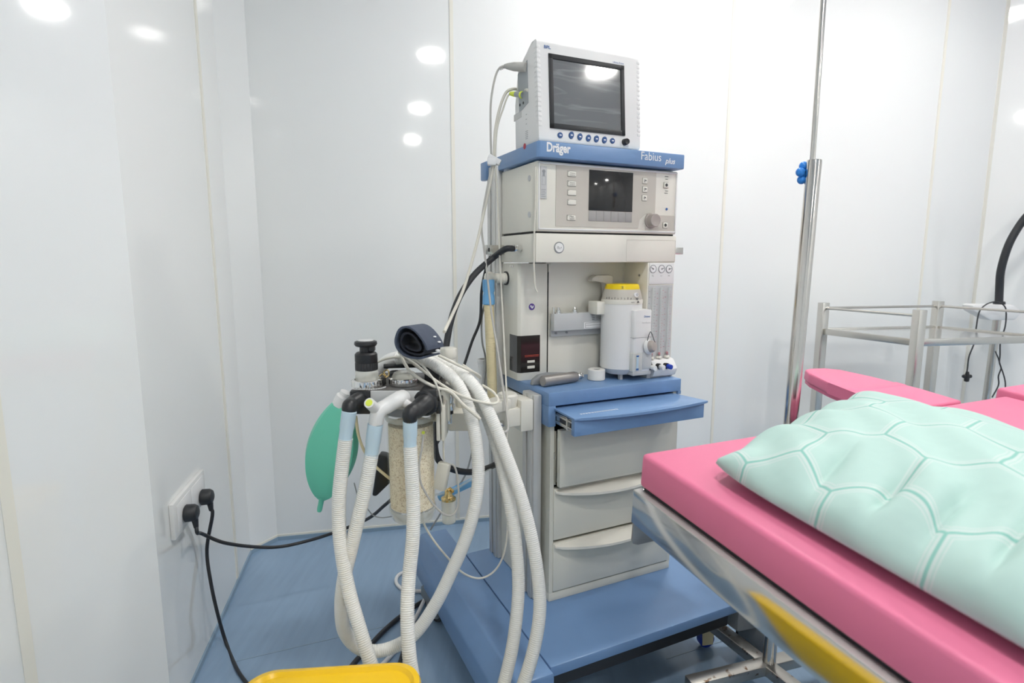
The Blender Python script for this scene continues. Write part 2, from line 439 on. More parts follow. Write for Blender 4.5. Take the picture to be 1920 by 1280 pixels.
# casters
for (u, w, big) in ((-0.215, 0.36, 1), (-0.19, -0.15, 1), (0.578, -0.195, 1), (0.47, 0.37, 1)):
    c = B(); r = 0.055
    c.lathe([(0.012, -0.016), (0.030, -0.018), (0.044, -0.014), (0.044, 0.014), (0.030, 0.018), (0.012, 0.016)], (u, w, r), (1, 0.25, 0), 32)
    cw = P(c, 'caster_hub', 'caster_body')
    c = B(); c.lathe([(0.044, -0.012), (0.052, -0.013), (r, -0.006), (r, 0.006), (0.052, 0.013), (0.044, 0.012)], (u, w, r), (1, 0.25, 0), 36)
    P(c, 'caster_tyre', 'rubber')
    c = B(); c.prism([(-0.05, 0.04), (-0.055, 0.085), (-0.03, 0.118), (0.02, 0.125), (0.05, 0.10), (0.052, 0.07)], -0.028, -0.02, M=Matrix.Translation((u, w, 0)) @ Matrix.Rotation(R(104), 4, 'Z') @ MY, bev=0.002)
    c.prism([(-0.05, 0.04), (-0.055, 0.085), (-0.03, 0.118), (0.02, 0.125), (0.05, 0.10), (0.052, 0.07)], 0.02, 0.028, M=Matrix.Translation((u, w, 0)) @ Matrix.Rotation(R(104), 4, 'Z') @ MY, bev=0.002)
    c.cyl((u, w, 0.105), (u, w, 0.15), 0.022)
    P(c, 'caster_fork', 'caster_body')
# drawer cabinet
b = B(); b.box(0.0, 0.4222, 0.004, 0.33, 0.21, 0.235, 0.002).box(0.0, 0.012, 0.004, 0.33, 0.235, 0.715).box(0.4102, 0.4222, 0.004, 0.33, 0.235, 0.775).box(0.012, 0.41, 0.31, 0.33, 0.235, 0.77)
P(b, 'cabinet_body', 'cabinet')
b = B(); b.box(0.012, 0.41, 0.06, 0.3, 0.237, 0.70); P(b, 'cabinet_interior', 'darkgap')
def drawer(z0, z1, w0, lip):
    xl = 0.0165 if w0 < 0 else 0.011
    d = B(); d.box(xl, 0.4115, w0, w0 + 0.018, z0 + 0.002, z1 - 0.002, 0.003)
    d.box(0.02, 0.40, w0 + 0.018, w0 + 0.06, z0 + 0.01, z1 - 0.03)
    o = P(d, 'drawer', 'cabinet')
    if not lip: return o
    c = B(); n = 24; poly = []
    for i in range(n + 1):
        t = i / n; x = 0.014 + t * 0.395; poly.append((x, w0 - 0.002 - 0.030 * math.sin(math.pi * t) ** 0.8 - 0.004))
    poly += [(0.409, w0 + 0.004), (0.014, w0 + 0.004)]
    sh = Matrix(((1, 0, 0, 0), (0, 1, 0, 0), (0, 0.45, 1, z1 - 0.012 - 0.45 * w0), (0, 0, 0, 1)))
    c.prism(poly, 0.0, 0.007, M=sh, bev=0.0015); c.build('drawer_handle', 'cream', o)
    return o
drawer(0.545, 0.708, -0.02, 0); drawer(0.388, 0.540, 0.0, 1); drawer(0.237, 0.384, 0.0, 1)
b = B(); b.box(0.0125, 0.0165, 0.0, 0.03, 0.55, 0.70).box(0.0105, 0.0125, -0.001, 0.012, 0.622, 0.640, 0.001)
P(b, 'drawer_runner', 'steel')
# worktop
b = B(); b.box(-0.0105, 0.432, -0.004, 0.345, 0.769, 0.806, 0.003)
b.box(-0.0105, 0.012, -0.004, 0.075, 0.714, 0.77, 0.002).box(0.421, 0.432, -0.004, 0.30, 0.76, 0.77)
P(b, 'worktop', 'blue')
b = B(); b.box(0.0125, 0.41, 0.04, 0.3, 0.715, 0.768); P(b, 'tray_slot', 'darkgap')
# writing tray pulled out
b = B(); n = 30
poly = [(0.008, 0.02)]
for i in range(n + 1):
    t = i / n; poly.append((0.004 + t * 0.432, -0.110 - 0.022 * math.sin(math.pi * t) ** 0.9))
poly += [(0.405, 0.02)]
b.prism(poly, 0.757, 0.7635, bev=0.002)
b.box(0.006, 0.424, -0.108, -0.092, 0.716, 0.758, 0.0015)
tray = P(b, 'writing_tray', 'blue')
b = B()
random.seed(3); xx = 0.040
while xx < 0.150:
    ww = random.uniform(0.004, 0.008); b.box(xx, xx + 0.0012, -0.084 + (xx - 0.04) * 0.02, -0.0765 + (xx - 0.04) * 0.02, 0.7635, 0.7639); b.box(xx, xx + ww, -0.079, -0.0775, 0.7635, 0.7639); b.box(xx + ww * 0.5, xx + ww * 0.5 + 0.0014, -0.084, -0.078, 0.7635, 0.7639); xx += ww + 0.0025
b.build('lettering', 'inkwhite', tray)
b = B(); b.box(0.0125, 0.0165, -0.09, 0.04, 0.722, 0.752).box(0.009, 0.0125, -0.09, 0.03, 0.727, 0.732, 0.0005).box(0.009, 0.0125, -0.09, 0.03, 0.744, 0.749, 0.0005)
b.box(0.0085, 0.0125, -0.07, -0.062, 0.722, 0.752)
b.build('slide_rail', 'steel', tray)
b = B(); b.box(0.0110, 0.0124, -0.058, -0.025, 0.733, 0.743, 0.0005); b.box(0.0105, 0.0124, -0.088, -0.076, 0.725, 0.75, 0.0005)
b.build('rail_slot', 'black', tray)
# side columns (aluminium extrusions) and side panel
def extrusion(u0, u1, w0, w1, z0, z1):
    b = B(); b.box(u0, u1, w0, w1, z0, z1, 0.003)
    k = 3; dw = (w1 - w0)
    for i in range(2): b.box(u0 - 0.0035, u0, w0 + dw * (0.12 + 0.48 * i), w0 + dw * (0.40 + 0.48 * i), z0, z1 - 0.001, 0.001)
    return b
P(extrusion(-0.036, -0.012, 0.030, 0.10, 0.212, 0.795), 'upright_profile', 'alu')
P(extrusion(-0.036, -0.012, 0.275, 0.345, 0.21, 1.42), 'upright_profile', 'alu')
b = B(); b.box(-0.024, -0.004, 0.10, 0.275, 0.212, 0.765, 0.001); P(b, 'side_panel', 'cream')
b = B(); b.box(0.40, 0.425, 0.275, 0.345, 0.21, 1.42, 0.003); P(b, 'upright_profile', 'alu')
# upper housing
b = B(); b.box(-0.020, 0.4375, 0.052, 0.275, 1.223, 1.400, 0.004)
con = P(b, 'control_unit', 'cream')
b = B(); b.box(-0.0205, 0.430, 0.056, 0.26, 1.2185, 1.223); P(b, 'control_unit_gap', 'darkgap')
b = B(); b.box(-0.0225, 0.4385, 0.050, 0.275, 1.143, 1.2185, 0.003)
mid = P(b, 'gas_inlet_housing', 'cream')
# raised frame of the control panel
def ring(b, u0, u1, z0, z1, t, w0, w1):
    b.box(u0, u1, w0, w1, z0, z0 + t, 0.001).box(u0, u1, w0, w1, z1 - t, z1, 0.001).box(u0, u0 + t, w0, w1, z0, z1, 0.001).box(u1 - t, u1, w0, w1, z0, z1, 0.001); return b
b = ring(B(), -0.016, 0.4335, 1.2275, 1.3965, 0.004, 0.0495, 0.053); b.build('panel_frame', 'white', con)
b = B(); b.prism([(0.035, 1.2375), (0.30, 1.2375), (0.305, 1.262), (0.323, 1.278), (0.3575, 1.279), (0.3575, 1.3935), (0.035, 1.3935)], 0.0505, 0.0525, M=MY)
b.build('panel_foil', 'greypanel', con)
b = B(); b.prism([(0.325, 1.2345), (0.4275, 1.2345), (0.4275, 1.276), (0.345, 1.276), (0.325, 1.262)], 0.0505, 0.0527, M=MY); b.build('knob_foil', 'greypanel', con)
b = B(); b.box(0.1352, 0.278, 0.0495, 0.0515, 1.2812, 1.387, 0.001); b.build('display', 'lcd', con)
for i in range(6):
    a0 = 0.1355 + i * 0.02375; b = B(); b.box(a0 + 0.0004, a0 + 0.0232, 0.0493, 0.052, 1.2535, 1.2805, 0.0008); b.build('soft_key', 'greykey', con)
for (px, py) in ((1072, 326), (1072, 344), (1072, 361), (1072, 379), (1071, 408)):
    c = F.on(px, py, 0.05); b = B(); b.box(c.x - 0.0125, c.x + 0.0125, 0.048, 0.052, c.z - 0.0065, c.z + 0.0065, 0.001)
    k = b.build('function_key', 'cream', con)
    b = B(); b.box(c.x - 0.0115, c.x - 0.0095, 0.0477, 0.048, c.z + 0.004, c.z + 0.0055)
    ring(b, c.x - 0.0133, c.x + 0.0133, c.z - 0.0073, c.z + 0.0073, 0.0005, 0.0499, 0.0504)
    if py in (326, 344, 408):
        b.text('Volume' if py == 326 else 'Pressure' if py == 344 else 'Man.', 0.014, (c.x - 0.006, 0.0477, c.z + 0.0005), RX90)
        b.text('Control' if py != 408 else 'Spont', 0.014, (c.x - 0.006, 0.0477, c.z - 0.0045), RX90)
    b.build('key_print', 'ink', k)
for (px, py) in ((1209, 339), (1209, 355), (1208, 371), (1249, 347), (1247, 422)):
    c = F.on(px, py, 0.05); b = B(); b.box(c.x - 0.0078, c.x + 0.0078, 0.048, 0.052, c.z - 0.0075, c.z + 0.0075, 0.001); k = b.build('function_key', 'cream', con)
    b = B(); ring(b, c.x - 0.0085, c.x + 0.0085, c.z - 0.0082, c.z + 0.0082, 0.0005, 0.0499, 0.0504)
    if px in (1249, 1247): b.lathe([(0.0038, 0), (0.0045, 0)], (c.x, 0.0478, c.z), (0, -1, 0), 16)
    else: b.box(c.x - 0.003, c.x - 0.001, 0.0477, 0.048, c.z - 0.004, c.z + 0.004).box(c.x, c.x + 0.004, 0.0477, 0.048, c.z - 0.001, c.z + 0.003)
    b.build('key_print', 'ink', k)
b = B(); c = F.on(1222, 413, 0.05)
b.lathe([(0.0215, 0), (0.0215, 0.004), (0.0185, 0.006), (0.0178, 0.022), (0.0165, 0.0235), (0.010, 0.0225), (0, 0.0215)], (c.x - 0.003, 0.051, c.z - 0.001), (0, -1, 0), 36)
b.build('rotary_knob', 'beigeknob', con)
for (px, py, w_) in ((1250, 331, .012), (1250, 336, .008), (1250, 358, .010), (1249, 362, .012), (1249, 405, .010)):
    c = F.on(px, py, 0.0515); b = B(); b.box(c.x - w_ / 2, c.x + w_ / 2, 0.0512, 0.0521, c.z - 0.0007, c.z + 0.0007); b.build('panel_print', 'ink', con)
b = B(); c = F.on(1250, 392, 0.0515); b.lathe([(0, 0), (0.0036, 0), (0.0036, 0.001), (0, 0.001)], (c.x, 0.052, c.z), (0, -1, 0), 20); b.build('blue_marking', 'inkblue', con)
# sticker on control unit
b = B(); b.box(-0.0105, 0.0075, 0.0495, 0.0505, 1.306, 1.386); s_ = b.build('warning_sticker', 'greylight', con, label='grey warning sticker with a face drawing')
b = B(); b.ball((-0.0015, 0.0495, 1.374), 0.0048, (1, 0.1, 0.9)).box(-0.0045, 0.0015, 0.0490, 0.0495, 1.362, 1.371)
for k in range(5): b.box(-0.0085, 0.0045 - 0.002 * (k % 2), 0.0490, 0.0495, 1.311 + k * 0.0042, 1.3122 + k * 0.0042)
ring(b, -0.007, 0.004, 1.340, 1.362, 0.0006, 0.0490, 0.0495); b.build('sticker_print', 'greymid', s_)
# round latches on the left side
for py in (334, 402):
    c = F.onx(993, py, -0.02); b = B(); b.lathe([(0.007, 0), (0.008, 0), (0.008, 0.0015), (0.007, 0.0015)], (-0.020, c.y, c.z), (-1, 0, 0), 20); b.box(-0.0212, -0.020, c.y - 0.001, c.y + 0.001, c.z - 0.005, c.z + 0.005); b.build('side_latch', 'greylight', con)
# O2+ flush button, label recess
c = F.on(1048, 464, 0.05)
b = B(); b.lathe([(0.0125, 0), (0.0135, 0.0015), (0.0150, 0.0015), (0.0155, 0)], (c.x, 0.0503, c.z), (0, -1, 0), 32); fb = b.build('flush_button_ring', 'greymid', mid)
b = B(); b.lathe([(0.0125, 0), (0.0122, 0.003), (0, 0.003)], (c.x, 0.0503, c.z), (0, -1, 0), 32); fb = b.build('flush_button', 'white', mid)
b = B(); b.text('O\u2082+', 0.014, (c.x - 0.007, 0.0470, c.z - 0.003), RX90); b.build('lettering', 'ink', fb)
b = B(); ring(b, 0.262, 0.4355, 1.146, 1.206, 0.0005, 0.0494, 0.0504); b.build('cover_joint', 'greypanel', mid)
# blue top shelf
b = B(); b.prism([(-0.030, 0.036), (-0.022, 0.028), (0.436, 0.028), (0.441, 0.034), (0.441, 0.36), (-0.030, 0.36)], 1.4045, 1.444, bev=0.003)
b.box(-0.048, -0.030, 0.325, 0.37, 1.385, 1.438, 0.004)
top = P(b, 'top_shelf', 'blue')
c = F.on(1025, 283, 0.028)
b = B(); b.text('Dr\u00e4ger', 0.0690, (c.x, 0.0275, c.z), RX90, bold=0.035, h=0.030)
b.build('lettering', 'inkwhite', top)
b = B(); c = F.on(1202, 299, 0.028); b.text('Fabius', 0.068, (c.x, 0.0275, c.z), RX90, h=0.0215)
c = F.on(1247, 306, 0.028); b.text('plus', 0.035, (c.x, 0.0275, c.z), RX90, shear=0.25, bold=0.012, h=0.0195)
b.build('lettering', 'inkwhite', top)
c = F.onx(984, 273, -0.03); b = B(); b.lathe([(0.0065, 0), (0.0075, 0), (0.0075, 0.0006), (0.0065, 0.0006)], (-0.0302, c.y, c.z - 0.0015), (-1, 0, 0), 20); b.build('round_mark', 'inkred', top)
# recess back wall, right tower
b = B(); b.box(0.07, 0.345, 0.165, 0.275, 0.806, 1.143); P(b, 'recess_wall', 'cream')
b = B(); b.box(0.340, 0.4375, 0.052, 0.275, 0.855, 1.143, 0.002); tw = P(b, 'flowmeter_tower', 'cream')
b = B(); b.box(0.340, 0.4345, 0.040, 0.275, 0.806, 0.856, 0.001); P(b, 'tower_base', 'greylight')
b = B(); b.cyl((0.3402, 0.09, 1.105), (0.3385, 0.09, 1.105), 0.0035); b.build('hole', 'greymid', tw)
# gauges
b = B(); b.box(0.3445, 0.4345, 0.0495, 0.0525, 1.080, 1.141, 0.001); gp = b.build('gauge_plate', 'white', tw)
for i, px in enumerate((1224, 1240, 1254)):
    c = F.on(px, 504, 0.05)
    b = B(); b.lathe([(0, 0.0), (0.0115, 0), (0.0115, 0.002), (0.0100, 0.002), (0.0100, 0.001), (0, 0.001)], (c.x, 0.0496, c.z), (0, -1, 0), 28); g = b.build('gauge_bezel', 'greymid', tw)
    b = B(); b.lathe([(0, 0), (0.0098, 0), (0.0098, 0.0006), (0, 0.0006)], (c.x, 0.0486, c.z), (0, -1, 0), 28); b.build('gauge_face', 'inkwhite', g)
    b = B(); b.box(-0.0008, 0.0008, 0, 0.0005, -0.002, 0.008, M=Matrix.Translation((c.x, 0.0470, c.z)) @ Matrix.Rotation(R((-60, 70, 80)[i]), 4, 'Y')); b.lathe([(0, 0), (.002, 0), (.002, .001), (0, .001)], (c.x, .0478, c.z), (0, -1, 0), 12)
    b.build('gauge_needle', 'ink', g)
    b = B(); b.text(('O\u2082', 'N\u2082O', 'AIR')[i], 0.0065, (c.x - 0.003, 0.0490, c.z - 0.021), RX90); b.build('gauge_print', 'ink', g)
# tube panel
b = B(); b.box(0.344, 0.4325, 0.0505, 0.053, 0.862, 1.077); tp = b.build('flow_tube_panel', 'greylight', tw)
for i in range(3):
    u = 0.358 + i * 0.029
    b = B(); b.cyl((u, 0.045, 0.866), (u, 0.045, 1.070), 0.0045, n=14); b.build('flow_tube', 'tubeglass', tp)
    b = B(); b.lathe([(0.002, 0), (0.0042, 0.006), (0, 0.012)], (u, 0.045, 0.870), n=12); b.build('float', 'inkred', tp)
    b = B(); b.lathe([(0.0085, 0), (0.0085, 0.004), (0.006, 0.007), (0.006, 0.001)], (u, 0.046, 0.862), n=18); b.build('tube_seat', 'cream', tp)
    random.seed(i)
    b = B(); z = 0.885
    for k in range(24):
        L = 0.006 if k % 3 == 0 else 0.0035
        z += 0.0068 + 0.0025 * random.random()
        if z > 1.062: break
        b.box(u + 0.0065, u + 0.0065 + L, 0.0498, 0.0506, z, z + 0.0009)
        if k % 2 == 0: b.box(u - 0.012, u - 0.012 + L * 0.8, 0.0498, 0.0506, z, z + 0.001)
    b.build('scale_marks', 'ink' if i == 0 else 'inkred', tp)
# needle valves with knobs
b = B(); b.prism([(0.05, 0.806), (0.028, 0.812), (0.020, 0.832), (0.038, 0.858), (0.052, 0.862)], 0.352, 0.436, M=Matrix(((0, 0, 1, 0), (1, 0, 0, 0), (0, 1, 0, 0), (0, 0, 0, 1))), bev=0.002); vb = P(b, 'valve_block', 'white')
for i, (px, py, mm) in enumerate(((1234, 690, 'white'), (1250, 689, 'white'), (1264, 688, 'deepblue'))):
    c = F.on(px, py, -0.005)
    b = B(); b.lathe([(0.0075, 0), (0.0085, 0.006), (0.0085, 0.012)], (c.x - 0.006, 0.030, c.z), (0.1, -1, -0.05), 18); b.build('knob_collar', 'black', vb)
    b = B(); b.lathe([(0.0068, 0), (0.0078, 0.002), (0.0072, 0.015), (0, 0.016)], (c.x - 0.004, 0.019, c.z - 0.001), (0.1, -1, -0.05), 18, ripple=-0.05); b.build('flow_knob', mm, vb)
# left lower cover with window
b = B(); b.prism([(-0.018, 0.275), (-0.018, 0.172), (-0.010, 0.164), (0.0735, 0.164), (0.0735, 0.275)], 0.806, 1.140, bev=0.0015); cv = P(b, 'ventilator_cover', 'cream')
b = B(); b.box(0.0745, 0.0775, 0.1635, 0.17, 0.81, 1.139); P(b, 'door_gap', 'darkgap')
b = B(); b.box(0.076, 0.084, 0.161, 0.166, 1.115, 1.139, 0.001); P(b, 'door_hinge', 'cream')
b = B(); b.prism([(-0.0185, 0.222), (-0.0185, 0.1715), (-0.0100, 0.1632), (0.051, 0.1632), (0.051, 0.166), (-0.005, 0.166), (-0.012, 0.172), (-0.012, 0.222)], 0.829, 0.936); wn = b.build('inspection_window', 'lcd', cv)
b = B(); b.box(0.002, 0.047, 0.1622, 0.1632, 0.900 - 0.022, 0.9015 - 0.022).box(0.002, 0.047, 0.1622, 0.1632, 0.8745, 0.8755); b.build('bellows_line', 'redline', wn)
b = B(); b.box(0.010, 0.034, 0.1622, 0.1632, 0.857, 0.864, 0.0005).box(0.010, 0.034, 0.1622, 0.1632, 0.840, 0.848, 0.0005); b.build('bellows_band', 'cream', wn)
c = F.on(997, 575, 0.164); b = B(); b.lathe([(0, 0), (0.0095, 0), (0.0095, 0.0006), (0, 0.0006)], (c.x, 0.1638, c.z), (0, -1, 0), 28); s_ = b.build('round_sticker', 'inkpurple', cv, label='round purple sticker with white symbol')
b = B(); b.ball((c.x - 0.003, 0.1630, c.z + 0.002), 0.0028, (1, .1, 1), 10).ball((c.x + 0.001, 0.1630, c.z - 0.002), 0.0036, (1.1, .1, .8), 10).ball((c.x + 0.004, 0.1630, c.z + 0.0015), 0.0020, (1, .1, 1), 10); b.build('sticker_symbol', 'inkwhite', s_)
# bolts + white elbow port on left side
b = B(); 
for dy in (0.215, 0.200): b.lathe([(0.0035, 0), (0.003, 0.002), (0, 0.0022)], (-0.018, dy, 1.132), (-1, 0, 0), 12)
b.build('bolt', 'chrome', cv)
pA = F.w(-0.018, 0.235, 1.1); b = B(); b.cyl(F.w(-0.012, 0.245, 1.097), F.w(-0.022, 0.245, 1.097), 0.020, n=28); b.build('port_rim', 'black', T, world=True)
b = B(); b.lathe([(0.016, 0), (0.016, 0.01), (0.014, 0.012), (0.014, 0.035)], F.w(-0.018, 0.245, 1.097), F.w(-1, 0, 0) - F.w(0, 0, 0), 24)
e0 = F.w(-0.045, 0.245, 1.099); e1 = at(916, 520, F.w(-0.09, 0.25, 1).y)
b.tube([e0, e0.lerp(e1, 0.5), e1 + Vector((0, 0, 0.004)), e1 + Vector((0, 0, -0.022))], 0.0125, 16, 6)
b.build('elbow_port', 'cream', T, world=True)
# gas manifold bar in the recess
b = B(); b.box(0.0785, 0.300, 0.130, 0.152, 0.949, 0.998, 0.001); mb = P(b, 'vaporizer_rail', 'greylight')
b = B(); b.box(0.0815, 0.300, 0.152, 0.166, 0.930, 0.951, 0.001); b.build('rail_bracket', 'greylight', mb)
b = B()
for u in (0.098, 0.152): b.lathe([(0.012, 0), (0.012, 0.003), (0.007, 0.004), (0.007, 0.010), (0.005, 0.012), (0.004, 0.017)], (u, 0.141, 0.998), n=16)
b.box(0.080, 0.083, 0.138, 0.146, 0.998, 1.016)
b.build('docking_pin', 'chrome', mb)
b = B(); b.box(0.178, 0.256, 0.1292, 0.1300, 0.951, 0.970); st = b.build('label_plate', 'inkwhite', mb)
b = B(); ring(b, 0.182, 0.245, 0.953, 0.968, 0.0006, 0.1286, 0.1292); b.box(0.182, 0.245, 0.1286, 0.1292, 0.9605, 0.961)
for k in range(3): b.box(0.205, 0.214, 0.1293, 0.13, 0.977 + 0.006 * k, 0.978 + 0.006 * k).box(0.220, 0.236, 0.1293, 0.13, 0.977 + 0.006 * k, 0.978 + 0.006 * k)
b.build('label_print', 'ink', st)
for u in (0.096, 0.132): b = B(); b.cyl((u, 0.152, 0.940), (u, 0.149, 0.940), 0.0032, n=12); b.build('screw', 'greymid', mb)
# handle hidden behind vaporizer
b = B(); b.prism([(0.198, 1.088), (0.201, 1.098), (0.215, 1.106), (0.262, 1.106), (0.272, 1.102), (0.272, 1.02), (0.252, 1.02), (0.250, 1.085), (0.220, 1.088)], 0.125, 0.150, M=MY, bev=0.003); P(b, 'locking_lever', 'greypanel')
# steel side rail
b = B(); b.box(-0.080, -0.036, 0.25, 0.262, 1.165, 1.192, 0.001).box(-0.036, -0.02, 0.25, 0.275, 1.165, 1.192); r_ = P(b, 'side_rail', 'steel', label='left steel rail end')
b = B(); b.box(-0.073, -0.069, 0.2485, 0.25, 1.173, 1.184, 0.001); b.build('slot', 'black', r_)
b = B(); b.box(0.436, 0.475, 0.060, 0.072, 1.166, 1.186, 0.001); P(b, 'side_rail', 'steel', label='right steel rail end')
# oxygen inlet fitting
c = F.onx(977, 466, -0.0225); b = B(); b.lathe([(0.006, 0), (0.006, 0.003), (0.0095, 0.003), (0.0095, 0.012), (0.007, 0.013), (0.007, 0.019), (0.010, 0.020), (0.0095, 0.028)], (-0.0225, c.y, c.z), (-1, 0, 0), 10); P(b, 'hose_fitting', 'chrome')
FIT = F.w(-0.0225 - 0.026, c.y, c.z)
# arm bracket for the breathing system
b = B(); b.prism([(-0.074, 0.03), (-0.037, 0.03), (-0.037, 0.085), (-0.052, 0.10), (-0.074, 0.085)], 0.700, 0.785, bev=0.004)
b.box(-0.115, -0.06, 0.035, 0.095, 0.715, 0.765, 0.005)
br = P(b, 'arm_bracket', 'cream')
pc = F.i @ at(944, 735, 1.50); pw = F.w(-0.098, 0.066, 0)
b = B(); b.lathe([(0.026, 0.0), (0.028, 0.003), (0.028, 0.038), (0.024, 0.043), (0, 0.043)], (pw.x, pw.y, 0.757), n=32)
armend = Vector((-0.145, 1.30, 0)); d = (Vector((pw.x, pw.y, 0)) - armend); L = d.length; ang = math.atan2(d.y, d.x)
b.box(0, L, -0.024, 0.024, 0.762, 0.792, 0.004, M=Matrix.Translation(armend) @ Matrix.Rotation(ang, 4, 'Z'))
b.build('swivel_arm', 'cream', T, world=True)
b = B(); b.cyl(F.w(-0.145, 0.05, 0.722), F.w(-0.115, 0.055, 0.722), 0.0095, n=20, ch=0.001); kn = b.build('clamp_knob', 'chrome', T, world=True)

# ------------------------------------------------------------------ patient monitor on the top shelf
FM = Frame(F.w(-0.0165, 0.050, 1.444), YAW - R(0.6))
MO = thing('patient_monitor', 'white patient monitor with dark screen standing on the blue top shelf', 'monitor', FM.o, FM.yaw)
MYZ = Matrix(((0, 0, 1, 0), (1, 0, 0, 0), (0, 1, 0, 0), (0, 0, 0, 1)))   # poly (y,z) extruded along x
W_ = 0.312
b = B(); b.prism([(0.0, 0.012), (0.0, 0.240), (0.006, 0.247), (0.030, 0.247), (0.085, 0.232), (0.128, 0.205), (0.142, 0.12), (0.142, 0.004), (0.0, 0.004)], 0.0, W_, M=MYZ, bev=0.004)
body = b.build('housing', 'white', MO)
b = B(); b.box(0.03, W_ - 0.03, 0.02, 0.12, 0.0, 0.005); b.build('foot', 'rubber', MO)
def MP(px, py, y=0.0): return FM.on(px, py, y)
tl, tr_, brr, bl_ = MP(1030, 97), MP(1172, 127), MP(1175, 257), MP(1034, 238)
x0, x1 = (tl.x + bl_.x) / 2, (tr_.x + brr.x) / 2; z0, z1 = (bl_.z + brr.z) / 2, (tl.z + tr_.z) / 2
b = B(); t = 0.012
b.box(x0, x1, -0.003, 0.004, z0, z0 + t, 0.001).box(x0, x1, -0.003, 0.004, z1 - t, z1, 0.001).box(x0, x0 + t, -0.003, 0.004, z0, z1, 0.001).box(x1 - t, x1, -0.003, 0.004, z0, z1, 0.001)
b.build('screen_bezel', 'black', body)
b = B(); b.box(x0 + t, x1 - t, -0.0005, 0.003, z0 + t, z1 - t)
b.tf(Matrix.Translation((0, 0, 0)))
b.build('screen', 'screen', body)
for xa in (-0.0015, W_ - 0.008):
    b = B()
    for k in range(17): b.box(xa + (0.0012 if xa < 0 else -0.0012), xa + (0.0112 if xa < 0 else 0.0088), -0.0004, 0.016, 0.040 + k * 0.0115, 0.0475 + k * 0.0115, 0.0012)
    b.build('vent_ribs', 'white', body)
c = MP(1025, 91); b = B(); b.text('BPL', 0.019, (c.x, -0.0008, c.z), RX90, bold=0.02, h=0.0075); b.build('lettering', 'inkblue', body)
c = MP(1155, 119); b = B(); b.text('Ultima Prime', 0.034, (c.x, -0.0008, c.z), RX90); b.build('model_lettering', 'inkblue', body)
for i, (px, py) in enumerate(((1050, 255), (1071, 255), (1087, 258), (1103, 260.5), (1118, 262), (1133, 264), (1148, 265.5))):
    c = MP(px, py - 1.5); b = B(); M_ = Matrix.Translation((c.x, 0.001, c.z)) @ Matrix.Rotation(R(0 if i in (0, 6) else 18), 4, 'Y') @ Matrix.Diagonal((1, 1, 1.0 if i in (0, 6) else 1.25, 1))
    b.lathe([(0.0072, 0), (0.0072, 0.003), (0.0062, 0.004), (0, 0.0042)], (0, 0, 0), (0, -1, 0), 22); b.tf(M_)
    bt = b.build('button', 'buttonblue', body)
    b = B(); b.box(c.x - 0.003, c.x + 0.003, -0.0034, -0.003, c.z - 0.0015, c.z + 0.0012, 0.0); b.build('button_print', 'inkwhite', bt)
c = MP(1171, 268); b = B(); b.lathe([(0.009, 0), (0.0085, 0.010), (0.0075, 0.014), (0.004, 0.013), (0, 0.012)], (c.x, 0.001, c.z + 0.002), (0, -1, 0), 26); b.build('rotary_knob', 'black', body)
# left side connector recess
q = [FM.onx(px, py, 0.0) for px, py in ((971, 140), (989, 112), (991, 192), (974, 212))]
b = B(); b.prism([(v.y, v.z) for v in q], -0.0008, 0.003, M=MYZ); rec = b.build('connector_panel', 'connector', body)
b = B()
for px, py in ((975.5, 197), (982, 193)):
    c = FM.onx(px, py, 0); b.lathe([(0.0035, 0), (0.0035, 0.001), (0, 0.001)], (-0.0008, c.y, c.z), (-1, 0, 0), 14)
b.build('socket_hole', 'black', rec)
q = [FM.onx(px, py, 0.0) for px, py in ((964, 216), (978, 207), (978, 219), (964, 228))]
b = B(); b.prism([(v.y, v.z) for v in q], -0.0008, 0.003, M=MYZ); b.build('rating_label', 'alu', body)
b = B()
for k in range(5):
    c = FM.onx(988, 246 + k * 3.5, 0); b.box(-0.0006, 0.0, c.y - 0.006, c.y + 0.008, c.z, c.z + 0.001)
for k in range(3):
    c = FM.onx(987, 215 + k * 9, 0); b.box(-0.0006, 0.0, c.y - 0.003, c.y + 0.003, c.z, c.z + 0.0012)
b.build('side_print', 'greymid', body)

for o in [o for o in bpy.data.objects if o.type == 'MESH' and (o.parent == MO or o.parent == body)]:      # the front leans back a little
    for v in o.data.vertices:
        if v.co.y < 0.03: v.co.y += 0.077 * max(0.0, v.co.z - 0.03); v.co.z += 0.03 * max(0.0, v.co.z - 0.03)
# ------------------------------------------------------------------ vaporizer
FV = Frame(F.w(0.280, 0.090, 0.0), YAW)
V = thing('vaporizer', 'white cylindrical vaporizer with yellow topped dial docked in front of the recess', 'vaporizer', F.w(0.280, 0.090, 0.812), YAW)
def VL(b, name, m, parent=None, **k):
    for v in b.bm.verts:
        z = v.co.z
        v.co.z = (0.822 + (z - 0.822) * 1.07 if z < 1.024 else 1.038 + (z - 1.024) * 0.85) - 0.812 if z > 0.822 else z - 0.812
        v.co.x *= 1.08; v.co.y *= 1.08
    return b.build(name, m, parent or V, **k)
b = B(); b.lathe([(0.040, 0.822), (0.050, 0.834), (0.0545, 0.838), (0.0545, 1.008), (0.0535, 1.014), (0.050, 1.016)], n=48); vb_ = VL(b, 'vaporizer_body', 'white')
b = B(); b.prism([(-0.008, 0.0), (-0.008, -0.062), (-0.002, -0.067), (0.047, -0.067), (0.052, -0.062), (0.052, 0.0)], 0.832, 0.998, bev=0.004); fx = VL(b, 'front_housing', 'white')
b = B(); b.prism([(-0.0085, -0.02), (-0.0085, -0.0675), (0.0525, -0.0675), (0.0525, -0.02)], 0.9245, 0.9252); VL(b, 'housing_joint', 'greymid', fx)
b = B(); b.lathe([(0.0550, 1.012), (0.0555, 1.020), (0.0545, 1.024)], n=48); VL(b, 'scale_ring', 'cream')
